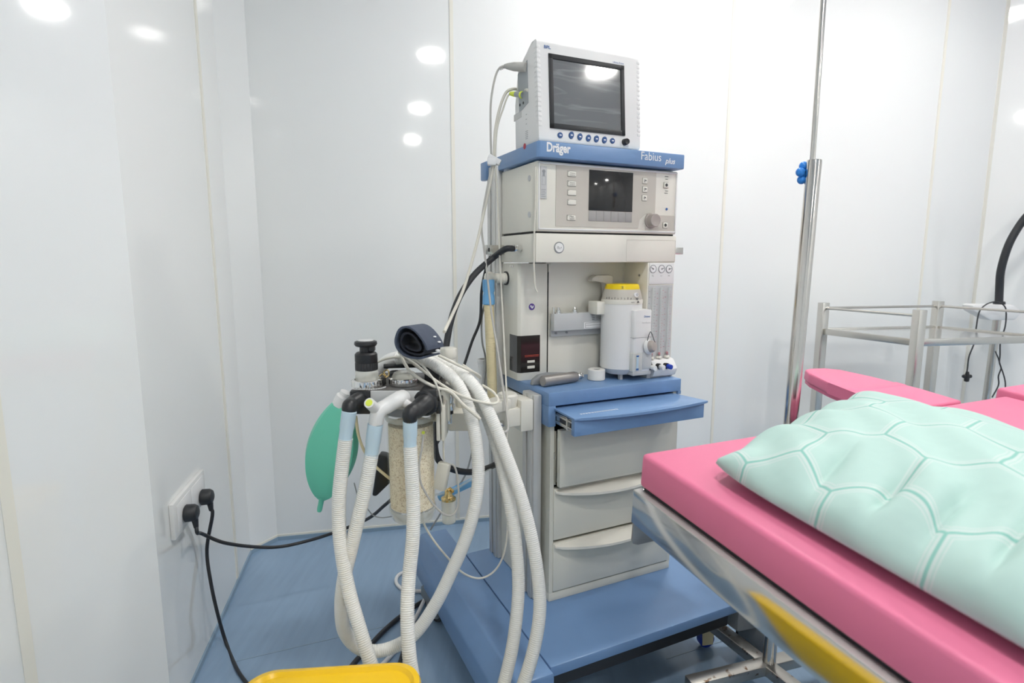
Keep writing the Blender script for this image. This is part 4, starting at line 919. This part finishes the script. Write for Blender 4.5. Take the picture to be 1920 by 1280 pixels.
# cream sensor box with its lead and the dark lead at the canister
sb = at(829, 893, 1.17)
b = B(); b.box(-0.0135, 0.0135, -0.009, 0.009, -0.030, 0.032, 0.004, M=Matrix.Translation(sb) @ Matrix.Rotation(R(11), 4, 'Y') @ Matrix.Rotation(R(-20), 4, 'Z'))
SBX = thing('sensor_box', 'small cream plastic sensor box hanging right of the granule canister', 'sensor', sb, 0); b.build('case', 'cablecream', SBX, world=True)
b = B(); b.tube([at(846, 870, 1.17), at(852, 874, 1.17), at(857, 890, 1.17), at(860, 925, 1.165), at(858, 950, 1.16), at(848, 965, 1.15), at(830, 962, 1.14), at(810, 942, 1.13), at(795, 918, 1.125), at(788, 900, 1.12), at(786, 870, 1.12), at(791, 840, 1.12), at(794, 815, 1.13)], 0.0022, 8, 7); b.build('cable', 'cablegrey', SBX, world=True)
simple('hose_tube', 'transparent beige tube running behind the blue cuffed hoses to the canister', 'hose', [(667, 780, 1.16), (672, 815, 1.17), (683, 845, 1.18), (700, 870, 1.19), (722, 890, 1.19), (738, 902, 1.2)], 0.0032, 'yellowtube')
simple('thin_lead', 'thin dark grey lead hanging below the green bag', 'cable', [(664, 905, 1.28), (668, 920, 1.28), (673, 936, 1.28), (690, 955, 1.27), (700, 966, 1.27), (715, 970, 1.27), (735, 968, 1.27)], 0.0014, 'cablemid')
simple('thin_lead', 'thin grey lead falling from the yellow hose to the floor behind the canister', 'cable', [(908, 572, Ye + .03), (903, 600, Ye + .03), (904, 640, Ye + .03), (911, 680, Ye + .03), (905, 740, Ye + .03), (895, 800, Ye), (882, 860, Ye), (870, 895, Ye), (840, 940, Ye), (807, 993, Ye)], 0.0028, 'cablemid')
# glass water trap with brass fitting, blue clamp behind
wt = at(841, 935, 1.30)
WT = thing('water_trap', 'small clear jar with brass fitting hanging low right of the canister', 'jar', wt + Vector((0, 0, -0.07)), 0)
b = B(); b.lathe([(0.014, -0.060), (0.017, -0.057), (0.018, -0.005), (0.016, 0.0), (0.0145, 0.0), (0.016, -0.006), (0.0145, -0.056)], wt, n=26); b.build('jar', 'clear', WT, world=True)
b = B(); b.lathe([(0.006, -0.05), (0.007, 0.0), (0.007, 0.002)], wt, n=16); b.build('inner_tube', 'cream', WT, world=True)
b = B(); b.lathe([(0.0175, -0.002), (0.018, 0.003), (0.012, 0.006), (0.009, 0.012), (0.009, 0.022), (0.006, 0.025)], wt, n=24); b.tube([wt + Vector((0, 0, 0.015)), wt + Vector((0.012, -0.006, 0.022)), wt + Vector((0.002, -0.004, 0.03))], 0.003, 8); b.build('brass_fitting', 'brass', WT, world=True)
b = B(); cz = at(862, 915, 1.34); b.box(-0.060, 0.045, -0.006, 0.012, -0.009, 0.009, 0.005, M=Matrix.Translation(cz) @ Matrix.Rotation(R(-26), 4, 'Y')); tag(b.build('blue_clamp', 'bluecuff'), 'blue plastic clamp strip behind the cream sensor box', 'clamp')
simple('clear_tube', 'clear greenish tube lying along the blue clamp strip', 'hose', [(815, 928, 1.30), (835, 924, 1.30), (858, 914, 1.30), (885, 898, 1.32), (920, 880, 1.4)], 0.0032, 'tubeglass')
# white ribbed cup behind, left of yellow hose
c = at(907, 688, 1.72); b = B(); b.lathe([(0.012, -0.075), (0.016, -0.03), (0.0185, 0.015), (0.0200, 0.016), (0.0200, 0.024), (0.0185, 0.026), (0.0165, 0.026), (0.0165, 0.0)], c, n=30)
tag(b.build('suction_cup_holder', 'white'), 'white ribbed cup fixed behind the yellow hose', 'holder')

# ------------------------------------------------------------------ rolled blood pressure cuff
cf = at(779, 642, 1.12); ex = (at(835, 632, 1.22) - at(795, 640, 1.12)); exn = ex.normalized()
A_ = Vector((1, 0, 0)); A_ = (A_ - exn * A_.dot(exn)).normalized(); C_ = exn.cross(A_)
if C_.z < 0: C_ = -C_
def spiral(n, r0, r1, t0, t1, th, sq):
    out = []; inn = []
    for i in range(n):
        t = i / (n - 1); a = t0 + (t1 - t0) * t; r = r0 + (r1 - r0) * t
        k = 1 + 0.07 * math.sin(3 * a + 1) 
        x, y = r * k * math.cos(a), r * k * math.sin(a) * sq
        out.append((x, y)); inn.append(((r * k - th) * math.cos(a), (r * k - th) * math.sin(a) * sq))
    return out, inn
def cuff_mesh(r0, r1, t0, t1, th, y0, y1, tilt=-0.62, sq=0.72, n=70):
    o_, i_ = spiral(n, r0, r1, t0, t1, th, sq)
    ct, st_ = math.cos(tilt), math.sin(tilt)
    poly = [(x * ct - y * st_, x * st_ + y * ct) for x, y in o_ + list(reversed(i_))]
    b = B(); M_ = Matrix((( *[A_[0], C_[0], exn[0]], cf[0]), (*[A_[1], C_[1], exn[1]], cf[1]), (*[A_[2], C_[2], exn[2]], cf[2]), (0, 0, 0, 1)))
    nq = len(o_); rows = []
    for z in (y0, y1): rows.append([b.bm.verts.new(M_ @ Vector((x, y, z))) for x, y in poly])
    N_ = len(poly)
    for k in range(N_): b.bm.faces.new((rows[0][k], rows[0][(k + 1) % N_], rows[1][(k + 1) % N_], rows[1][k]))
    for rw in rows:
        for k in range(nq - 1): b.bm.faces.new((rw[k], rw[k + 1], rw[N_ - 2 - k], rw[N_ - 1 - k]))
    return b
BC = thing('blood_pressure_cuff', 'rolled dark navy blood pressure cuff lying on top of the hoses', 'blood pressure cuff', cf + Vector((0, 0, -0.03)), 0)
cuff_mesh(0.0385, 0.0400, 0.4, 6.1, 0.0048, -0.022, 0.055).build('outer_band', 'navy', BC, world=True)
cuff_mesh(0.019, 0.0345, -2.0, 7.2, 0.0050, -0.018, 0.050, sq=0.66).build('inner_roll', 'navyin', BC, world=True)
b = B()
for k, (s1_, s2_, sz) in enumerate(((0.3, 0.02, 0.005), (0.75, 0.035, 0.004), (1.1, 0.03, 0.0035))):
    a = s1_; ct, st_ = math.cos(-0.62), math.sin(-0.62); r = 0.0408 * (1 + 0.07 * math.sin(3 * a + 1)); x, y = r * math.cos(a), r * math.sin(a) * 0.72
    p_ = cf + A_ * (x * ct - y * st_) + C_ * (x * st_ + y * ct) + exn * s2_
    b.ball(p_, sz, (1, 1, 0.5), 8)
b.build('white_print', 'inkwhite', BC, world=True)
simple('cuff_tube', 'short black tube coming out of the navy cuff', 'tube', [(768, 658, 1.16), (762, 654, 1.19), (756, 660, 1.22), (752, 672, 1.24)], 0.0035, 'rubber')

# ------------------------------------------------------------------ wall socket, plugs, cords
def onwall(px, py, off=0.0):
    n = Vector((math.cos(R(167.3)), -math.sin(R(167.3)), 0)); 
    if n.dot(Vector((1, 0, 0))) < 0: n = -n
    p0 = Vector((LC.x, LC.y, 0)) + n * off; r = ray(px, py); c = Vector((0, 0, CAM_H))
    return c + r * ((p0 - c).dot(n) / r.dot(n)), n
pa, nW = onwall(314, 944); pb, _ = onwall(374, 882); pc_, _ = onwall(325, 1008)
dW = Vector((math.sin(R(-12.7)), math.cos(R(-12.7)), 0))
FW = Frame((pa.x, pa.y, 0), math.atan2(dW.y, dW.x)); wl = (Vector((pb.x, pb.y, 0)) - Vector((pa.x, pa.y, 0))).length
zt, zb_ = (pa.z + pb.z) / 2, pc_.z
sgn = 1 if (FW.i @ Vector((0, 1, 0.5))).y > 0 else -1
SK = thing('wall_socket', 'white double wall socket with two black plugs on the left wall', 'socket', FW.w(wl / 2, 0, (zt + zb_) / 2), FW.yaw)
b = B(); Y_ = sorted((0.0, sgn * 0.012)); b.box(0, wl, Y_[0], Y_[1], zb_, zt, 0.003); b.tf(FW.m); pl = b.build('face_plate', 'white', SK, world=True)
b = B(); Y2 = sorted((sgn * 0.0121, sgn * 0.0135)); b.box(0.02, wl * 0.48, Y2[0], Y2[1], zb_ + 0.012, zt - 0.012, 0.0005); b.tf(FW.m); b.build('socket_insert', 'inkwhite', pl, world=True)
b = B(); b.box(wl * 0.52, wl - 0.02, Y2[0], Y2[1], zb_ + 0.012, zt - 0.012, 0.0005); b.tf(FW.m); b.build('socket_insert', 'inkwhite', pl, world=True)
def plugbody(px, py, label, cord, r=0.0050):
    c, n = onwall(px, py, 0.014); o = thing('power_plug', label, 'plug', c, FW.yaw)
    b = B(); b.lathe([(0.019, 0.0), (0.023, 0.003), (0.0225, 0.022), (0.018, 0.030), (0.008, 0.034), (0, 0.034)], c, n, 22); pb2 = b.build('plug_body', 'rubber', o, world=True)
    b = B(); b.tube([c + n * 0.018, c + n * 0.022 + Vector((0, 0, -0.018)), c + n * 0.024 + Vector((0, 0, -0.042))], 0.009, 12, 5, rf=lambda i, t: 0.012 - 0.006 * t); b.build('strain_relief', 'rubber', pb2, world=True)
    st0 = c + n * 0.024 + Vector((0, 0, -0.038))
    b = B(); b.tube([st0, st0 + Vector((0.002, 0, -0.02))] + [at(*p) if len(p) == 3 else atz(p[0], p[1], r) for p in cord], r, 12, 7); b.build('cord', 'rubber', o, world=True)
plugbody(347, 962, 'front black plug with cord running right towards the canister', [(378, 1000, 1.50), (420, 1017, 1.54), (480, 1025, 1.60), (530, 1024, 1.64), (590, 1010, 1.68), (640, 993, 1.68), (690, 972, 1.62), (720, 948, 1.55), (745, 925, 1.50), (775, 890, 1.50)])
plugbody(377, 932, 'rear black plug with cord dropping down to the floor', [(388, 1030, 1.56), (395, 1090, 1.545), (408, 1150, 1.54), (424, 1205), (445, 1255), (470, 1290)])
# ------------------------------------------------------------------ things on the floor
def floortube(nm, label, cat, pts, r, m):
    b = B(); b.tube([atz(p[0], p[1], p[2] if len(p) > 2 else r) for p in pts], r, 12, 8); return tag(b.build(nm, m), label, cat)
floortube('white_cable', 'white cable coiled on the blue floor beside the machine base', 'cable', [(862, 1098), (830, 1107), (790, 1108), (758, 1105), (743, 1092), (748, 1077), (770, 1071), (795, 1074), (806, 1086), (802, 1108, 0.014), (788, 1140, 0.012), (765, 1185), (745, 1215), (722, 1240), (700, 1262)], 0.0062, 'inkwhite')
floortube('black_hose', 'thick black cable lying on the blue floor towards the yellow bin', 'cable', [(900, 1075), (850, 1098), (815, 1115), (780, 1135), (745, 1160), (715, 1187), (692, 1212), (668, 1238), (650, 1262), (640, 1290)], 0.0075, 'rubber')
floortube('black_cable', 'thin black cable on the floor beneath the machine base', 'cable', [(870, 1122), (840, 1135), (800, 1160), (765, 1200), (750, 1240), (740, 1275)], 0.0055, 'rubber')
# ------------------------------------------------------------------ yellow bin at the front
by0 = atz(486, 1275, 0.45); by1 = atz(779, 1262, 0.45)
YB = thing('waste_bin', 'yellow plastic bin with rounded lid corners at the bottom edge of the picture', 'bin', ((by0.x + by1.x) / 2 - 0.004, 0.815, 0), R(5))
b = B(); hw = 0.150
def rrect(hx, hy, r, n=8, cx=0, cy=0):
    out = []
    for (sx, sy, a0) in ((1, 1, 0), (-1, 1, 90), (-1, -1, 180), (1, -1, 270)):
        for k in range(n + 1):
            a = R(a0 + 90 * k / n); out.append((cx + sx * (hx - r) + r * math.cos(a), cy + sy * (hy - r) + r * math.sin(a)))
    return out
secs = [(0.115, 0.23, 0.03, 0.0), (0.118, 0.233, 0.035, 0.005), (0.138, 0.253, 0.05, 0.395), (0.144, 0.259, 0.055, 0.40), (0.144, 0.259, 0.055, 0.412)]
def loft(b, secs, cx=0, cy=0):
    rings = []
    for hx, hy, r, z in secs: rings.append([b.bm.verts.new((x, y, z)) for x, y in rrect(hx, hy, r, 8, cx, cy)])
    for a, c in zip(rings, rings[1:]):
        n = len(a)
        for k in range(n): b.bm.faces.new((a[k], a[(k + 1) % n], c[(k + 1) % n], c[k]))
    b.bm.faces.new(list(reversed(rings[0]))); b.bm.faces.new(rings[-1])
loft(b, secs, 0, -0.173); b.build('bin_body', 'yellow', YB)
b = B(); loft(b, [(0.148, 0.262, 0.05, 0.412), (0.149, 0.263, 0.05, 0.437), (0.146, 0.260, 0.048, 0.444), (0.138, 0.250, 0.045, 0.447), (0.132, 0.245, 0.04, 0.441), (0.06, 0.15, 0.03, 0.440)], 0, -0.173); b.build('lid', 'yellow', YB)
b = B(); b.box(-0.03, 0.03, -0.45, -0.38, 0.012, 0.022, 0.003); b.build('pedal', 'black', YB)

# ------------------------------------------------------------------ operating table
a1 = R(67.1); tl_ = R(4.2)
P0 = atz(1199, 849, 0.80)
e1_ = Vector((math.sin(a1), math.cos(a1), 0)); e2_ = Vector((math.cos(a1) * math.cos(tl_), -math.sin(a1) * math.cos(tl_), -math.sin(tl_))); n_ = e2_.cross(e1_)
if n_.z < 0: n_ = -n_
MB_ = Matrix(((e1_.x, e2_.x, n_.x, P0.x), (e1_.y, e2_.y, n_.y, P0.y), (e1_.z, e2_.z, n_.z, P0.z), (0, 0, 0, 1)))
TB = thing('operating_table', 'operating table with pink padded sections on a polished steel frame', 'operating table', MB_ @ Vector((0.85, 0.30, 0)) - Vector((0, 0, (MB_ @ Vector((0.85, 0.30, 0))).z)), 0)
WT_ = 0.60
def pad(a0, a1_, b0, b1, z0=-0.066, z1=0.0, nm='mattress'):
    b = B(); b.box(a0, a1_, b0, b1, z0, z1, 0.009, 3); b.tf(MB_); return b.build(nm, 'pink', TB, world=True)
pad(0.004, 0.60, 0.0, WT_)
b = B(); b.prism([(0.602, 0.0), (1.142, 0.0), (1.142, WT_), (0.602, WT_)], -0.066, 0.0, bev=0.009, seg=3); b.tf(MB_); b.build('mattress', 'pink', TB, world=True)
pad(1.16, 1.75, -0.03, WT_, -0.055, 0.012)
b = B(); b.box(0.012, 1.14, 0.006, WT_ - 0.006, -0.076, -0.067); b.tf(MB_); b.build('pad_board', 'black', TB, world=True)
b = B(); b.box(1.16, 1.74, 0.0, WT_ - 0.006, -0.075, -0.057); b.tf(MB_); b.build('pad_board', 'black', TB, world=True)
def rail(*a, **k):   # one bar or plate of the frame
    b = B(); b.box(*a, 0.0015); b.tf(MB_); return b.build('frame_rail', k.get('m', 'polished'), TB, world=True)
rail(-0.004, 0.0, -0.004, WT_, -0.140, -0.074)
rail(-0.004, 0.014, -0.004, WT_, -0.0765, -0.073, m='alu')
rail(0.0, 1.75, -0.006, -0.002, -0.120, -0.077)
rail(0.0, 1.75, WT_ - 0.002, WT_ + 0.002, -0.120, -0.077)
b = B(); b.prism([(-0.002, -0.078), (-0.002, -0.175), (0.002, -0.184), (0.012, -0.188), (0.125, -0.188), (0.125, -0.078)], -0.002, 0.002, M=MB_ @ Matrix(((1, 0, 0, 0), (0, 0, 1, 0), (0, 1, 0, 0), (0, 0, 0, 1))), bev=0.0008); b.build('corner_plate', 'brushed', TB, world=True)
for aa in (0.55, 1.13): rail(aa, aa + 0.03, 0.0, WT_, -0.12, -0.081)
pc2 = MB_ @ Vector((0.90, 0.30, -0.1))
b = B(); b.box(pc2.x - 0.09, pc2.x + 0.09, pc2.y - 0.09, pc2.y + 0.09, 0.10, pc2.z - 0.02, 0.01); b.build('column', 'brushed', TB, world=True)
b = B(); b.box(-0.38, 0.38, -0.20, 0.20, 0.0, 0.10, 0.015, M=Matrix.Translation((pc2.x, pc2.y, 0)) @ Matrix.Rotation(math.pi / 2 - a1, 4, 'Z')); b.build('base', 'brushed', TB, world=True)
# arm board
b = B(); poly = [(0.985, -0.012), (0.99, -0.12), (0.985, -0.25), (0.965, -0.335), (0.93, -0.365), (0.885, -0.375), (0.855, -0.368), (0.828, -0.33), (0.795, -0.24), (0.772, -0.14), (0.765, -0.012)]
AB = thing('arm_board', 'pink padded arm board stretched out behind the table towards the steel pole', 'arm board', MB_ @ Vector((0.88, -0.10, -0.05)), 0)
b.prism(poly, -0.033, -0.002, M=MB_, bev=0.006, seg=3); b.build('pad', 'pink', AB, world=True)
b = B(); b.prism([((x - 0.88) * 0.96 + 0.88, (y + 0.18) * 0.97 - 0.18) for x, y in poly], -0.043, -0.0335, M=MB_, bev=0.001); b.build('backing_board', 'pink', AB, world=True)
b = B(); b.box(0.783, 0.992, -0.185, -0.155, -0.046, -0.0012, 0.002, M=MB_); b.build('strap', 'pink', AB, world=True)
b = B(); b.box(0.86, 0.90, -0.16, 0.0, -0.085, -0.044, 0.002, M=MB_).box(0.865, 0.895, -0.16, -0.15, -0.12, -0.05, 0.001, M=MB_); b.build('bracket', 'brushed', AB, world=True)

# ------------------------------------------------------------------ pillow
def pillow():
    nu, nv = 100, 170; LU, LV = 0.54, 0.66
    b = B(); uvl = b.bm.loops.layers.uv.new('UVMap')
    M_ = MB_ @ Matrix.Translation((0.040, 0.122, 0.002)) @ Matrix.Rotation(R(PIL_YAW), 4, 'Z')
    rnd = random.Random(5)
    waves = [(rnd.uniform(6, 22), rnd.uniform(6, 22), rnd.uniform(0, 6), rnd.uniform(0.5, 1)) for _ in range(7)]
    def P_(i, j, s):
        u = i / nu * 2 - 1; v = j / nv * 2 - 1
        f = max(0, (1 - abs(u) ** 2.4)) ** 0.5 * max(0, (1 - abs(v) ** 3.0)) ** 0.5
        pin = 0.02
        x = LU / 2 * (u * (1 - pin * (1 - v * v) * 1.0)) ; y = LV / 2 * (v * (1 - pin * 0.7 * (1 - u * u)))
        edge = (abs(u) ** 6 + abs(v) ** 6)
        wr = sum(a * math.sin(p * x * 3 + q * y * 3 + r) for p, q, r, a in waves) / 7
        rad = 0.5 + 0.5 * math.sin(14 * math.atan2(y, x * 1.3) + 2 * u) 
        th = 0.098 * f * (1 + 0.05 * wr)
        if s > 0: z = 0.016 + th + 0.012 * (rad - .5) * min(1, edge * 2.0) * (1 if f > 0.02 else 0) + 0.008 * wr * f + 0.006 * edge + 0.007 * math.sin(v * 15 + 4 * u + math.sin(v * 7)) * math.exp(-((u + 0.72) / 0.24) ** 2) * min(1, f * 1.5) - 0.020 * (1 - abs(math.sin(v * 9.5 + 2.2 * math.sin(v * 3.1) + 1.1 * (u + 1)))) ** 2.2 * math.exp(-((u + 0.70) / 0.22) ** 2) * min(1, f * 1.6)
        else: z = 0.016 - 0.016 * min(1, f * 1.7) + 0.012 * edge * 0.5
        cr_ = 1 - 0.045 * (abs(u) ** 6) * (abs(v) ** 6); x *= cr_; y *= cr_
        xx = x + LU / 2; yy = y + LV / 2 - 0.20 * xx * (1 - v) / 2
        if s > 0 or edge > 1: z += 0.040 * ((1 + u) / 2) ** 2 * ((1 - v) / 2) ** 2
        return Vector((xx, yy, z)), (u, v)
    grids = []
    for s in (1, -1):
        g = [[None] * (nv + 1) for _ in range(nu + 1)]
        for i in range(nu + 1):
            for j in range(nv + 1):
                p, uv = P_(i, j, s)
                if s < 0 and (i in (0, nu) or j in (0, nv)): g[i][j] = grids[0][i][j]
                else: g[i][j] = b.bm.verts.new(M_ @ p)
        grids.append(g)
        for i in range(nu):
            for j in range(nv):
                q = [(i, j), (i + 1, j), (i + 1, j + 1), (i, j + 1)]
                if s < 0: q.reverse()
                f = b.bm.faces.new([g[a][c] for a, c in q])
                for lp, (a, c) in zip(f.loops, q):
                    lp[uvl].uv = (a / nu * 0.55, c / nv * 0.70)
    return tag(b.build('pillow', 'pillowcloth', sharp=180), 'mint green pillow with printed hexagons lying on the pink table', 'pillow')
PIL_YAW = 0
pillow()

# ------------------------------------------------------------------ IV stand
pb0 = Vector((0.680, 1.36, 0.10)); pt1 = Vector((0.7055, 1.36, 1.3512 + 0.15)); 
ptop = at(1527, 300, 1.36); dpo = (ptop - pb0).normalized()
IV = thing('iv_stand', 'stainless steel drip stand with blue knob behind the pillow', 'drip stand', (0.672, 1.36, 0), 0)
b = B(); b.lathe([(0.0165, 0), (0.0165, (ptop - pb0).length - 0.004), (0.0155, (ptop - pb0).length), (0.008, (ptop - pb0).length)], pb0, dpo, 32); b.build('outer_tube', 'poletube', IV, world=True)
b = B(); t2 = at(1555, -160, 1.36); b.cyl(ptop - dpo * 0.2, t2, 0.0062, n=20); b.build('inner_rod', 'poletube', IV, world=True)
b = B(); b.tube([t2 + Vector((0.06, 0, 0.01)), t2 + Vector((0.05, 0, -0.02)), t2 + Vector((0, 0, 0.0)), t2 + Vector((-0.05, 0, -0.02)), t2 + Vector((-0.06, 0, 0.01))], 0.003, 8); b.build('hook', 'chrome', IV, world=True)
kc = at(1503, 325, 1.385); ka = at(1516, 324, 1.372); ax_ = (ka - kc).normalized(); u_ = ax_.orthogonal().normalized(); v_ = ax_.cross(u_)
b = B(); b.lathe([(0.007, -0.002), (0.014, 0.002), (0.012, 0.012), (0.007, 0.016)], kc, ax_, 20)
for k in range(5):
    a = 2 * math.pi * k / 5 + 0.5; b.ball(kc + ax_ * 0.005 + (u_ * math.cos(a) + v_ * math.sin(a)) * 0.0165, 0.0105, (1, 1, 1), 14)
b.build('knob', 'knobblue', IV, world=True)
ctr = Vector((0.672, 1.36, 0))
dA = Vector((math.sin(R(73)), math.cos(R(73)), 0)); dB = Vector((-0.42, 0.91, 0)).normalized()
for d, L0, L1 in ((dA, -0.235, 0.26), (dB, -0.24, 0.235)):
    b = B(); b.box(L0, L1, -0.018, 0.018, 0.072, 0.100 if d is dA else 0.0995, 0.0015, M=Matrix.Translation(ctr) @ Matrix.Rotation(math.atan2(d.y, d.x), 4, 'Z')); b.build('base_bar', 'rustysteel', IV, world=True)
for d, L in ((dA, -0.215), (dA, 0.24), (dB, -0.22), (dB, 0.215)):
    p = ctr + d * L
    b = B(); b.lathe([(0.012, -0.011), (0.020, -0.011), (0.024, -0.009), (0.024, 0.009), (0.020, 0.011), (0.012, 0.011)], p + Vector((0.0, 0, 0.0245)), (0.2, -1, 0), 28); w = b.build('caster_wheel', 'deepblue', IV, world=True)
    b = B(); b.prism([(-0.017, 0.012), (-0.019, 0.05), (-0.010, 0.064), (0.010, 0.064), (0.019, 0.05), (0.017, 0.012)], -0.0145, -0.0115, M=Matrix.Translation(p) @ Matrix.Rotation(R(11), 4, 'Z') @ MY, bev=0.001)
    b.cyl(p + Vector((0, 0, 0.05)), p + Vector((0, 0, 0.074)), 0.009, n=14); b.build('caster_fork', 'yellowtube', IV, world=True)

# ------------------------------------------------------------------ stainless trolley
tA, tB_, tC = Vector((1.3413, 2.43, 0)), Vector((1.5048, 2.08, 0)), Vector((1.9090, 2.53, 0))
xd = (tC - tA); LX = xd.length; ang = math.atan2(xd.y, xd.x); yd = Vector((-math.sin(ang), math.cos(ang), 0)); LY = (tB_ - tA).dot(-yd)
sk = (tB_ - tA).dot(xd.normalized())
ST = thing('steel_trolley', 'stainless steel instrument trolley with top guard rails in the right corner', 'trolley', tA, ang)
def TL(x, y): return Vector((x + sk * (-y / LY), y, 0))      # local, y from -LY (near) to 0 (wall side)
def TM(x, y, z): v = TL(x, y); return Vector((v.x, v.y, z))
for x, y in ((0, 0), (LX, 0), (0, -LY), (LX, -LY)):
    v = TL(x, y); b = B(); b.box(v.x - 0.0165, v.x + 0.0165, v.y - 0.0165, v.y + 0.0165, 0.04, 0.968, 0.002); lg = b.build('leg', 'steel', ST)
    b = B(); b.lathe([(0.010, -0.010), (0.0195, -0.010), (0.0195, 0.010), (0.010, 0.010)], (v.x, v.y, 0.0195), (0, 1, 0), 24); b.build('caster', 'rubber', lg)
for (p, q) in (((0, 0), (LX, 0)), ((LX, 0), (LX, -LY)), ((0, 0), (0, -LY))):
    b = B(); b.cyl(TM(*p, 0.945), TM(*q, 0.945), 0.0055, n=14); b.build('guard_rail', 'steel', ST)
for zz in (0.845, 0.30):
    for (p, q) in (((0, 0), (LX, 0)), ((LX, 0), (LX, -LY)), ((LX, -LY), (0, -LY)), ((0, -LY), (0, 0))):
        p3, q3 = TM(*p, zz), TM(*q, zz); d = q3 - p3; a = math.atan2(d.y, d.x)
        b = B(); b.box(0.0165, d.length - 0.0165, -0.010, 0.010, -0.0125, 0.0125, 0.001, M=Matrix.Translation(p3) @ Matrix.Rotation(a, 4, 'Z')); b.build('shelf_bar', 'steel', ST)
    c4 = [TL(0.012, -0.012), TL(LX - 0.012, -0.012), TL(LX - 0.012, -LY + 0.012), TL(0.012, -LY + 0.012)]
    b = B(); b.prism([(v.x, v.y) for v in reversed(c4)], zz + 0.002, zz + 0.006); b.build('shelf', 'polished', ST)

# ------------------------------------------------------------------ examination lamp behind the trolley
lb = at(1873, 572, 2.72); lx, ly = at(1858, 660, 2.72).x, 2.72
LM = thing('examination_lamp', 'black gooseneck lamp on a steel pole with white box behind the trolley', 'lamp', (lx, ly, 0), 0)
b = B(); b.cyl((lx, ly, 0.05), (lb.x, lb.y, lb.z - 0.05), 0.0165, n=22); b.build('pole', 'steel', LM, world=True)
b = B(); b.prism([(lb.x - 0.155, lb.z + 0.002), (lb.x - 0.14, lb.z + 0.006), (lb.x + 0.04, lb.z + 0.004), (lb.x + 0.09, lb.z - 0.03), (lb.x + 0.055, lb.z - 0.068), (lb.x - 0.06, lb.z - 0.070), (lb.x - 0.145, lb.z - 0.025)], ly - 0.035, ly + 0.035, M=MY, bev=0.006); b.build('control_box', 'inkwhite', LM, world=True)
b = B(); g0 = lb + Vector((0, 0, -0.005)); b.lathe([(0.024, 0), (0.024, 0.02), (0.020, 0.024)], g0, (0, 0, 1), 22)
b.tube([g0, at(1874, 540, 2.72), at(1877, 505, 2.71), at(1890, 462, 2.70), at(1908, 428, 2.69), at(1930, 400, 2.67), at(1965, 372, 2.64), at(2010, 365, 2.6), at(2050, 390, 2.56)], 0.0165, 16, 8); b.build('gooseneck', 'rubber', LM, world=True)
hd = at(2055, 400, 2.55); b = B(); b.lathe([(0.02, -0.03), (0.03, -0.02), (0.075, 0.05), (0.080, 0.06), (0.076, 0.06), (0.03, 0.0)], hd, (0.1, -0.3, -1), 30); b.build('lamp_head', 'rubber', LM, world=True)
b = B(); b.lathe([(0.19, 0), (0.20, 0.01), (0.19, 0.03), (0.05, 0.045), (0.018, 0.05)], (lx + 0.1, ly - 0.08, 0.0), n=30); b.tf(Matrix()); b.build('lamp_base', 'inkwhite', LM, world=True)
LY_ = 2.66
lc = thing('lamp_cord', 'thin black cord with plug hanging through the trolley', 'cord', at(1812, 700, 2.66), 0)
b = B(); b.tube([at(1876, 568, LY_), at(1862, 566, LY_), at(1847, 572, LY_), at(1836, 585, LY_), at(1831, 610, LY_), at(1829, 628, LY_), at(1826, 645, LY_), at(1817, 668, LY_), at(1814, 690, LY_), at(1813, 698, LY_)], 0.0030, 8, 8); b.build('cord', 'rubber', lc, world=True)
pc3 = at(1813, 706, LY_)
b = B(); b.lathe([(0.006, 0.025), (0.009, 0.012), (0.012, 0.0), (0.010, -0.022), (0, -0.026)], pc3, n=16).ball(pc3 + Vector((-0.014, 0, 0.002)), 0.010, (1, .8, .9), 12).ball(pc3 + Vector((0.014, 0, 0.002)), 0.010, (1, .8, .9), 12); b.build('plug', 'rubber', lc, world=True)
simple('twisted_cord', 'twisted black cord hanging behind the trolley right of its rear leg', 'cord', [(1878, 568, LY_), (1886, 580, LY_), (1885, 610, LY_), (1876, 640, LY_), (1875, 665, LY_), (1874, 680, LY_), (1877, 690, LY_), (1872, 705, LY_), (1872, 722, LY_), (1860, 745, LY_)], 0.0030, 'rubber', 8)
simple('twisted_cord', 'second black cord crossing the twisted cord below the shelf', 'cord', [(1866, 658, LY_ - .01), (1872, 672, LY_ - .01), (1876, 686, LY_ - .01), (1881, 700, LY_ - .01), (1885, 718, LY_ - .01), (1884, 740, LY_ - .01)], 0.0028, 'rubber', 8)
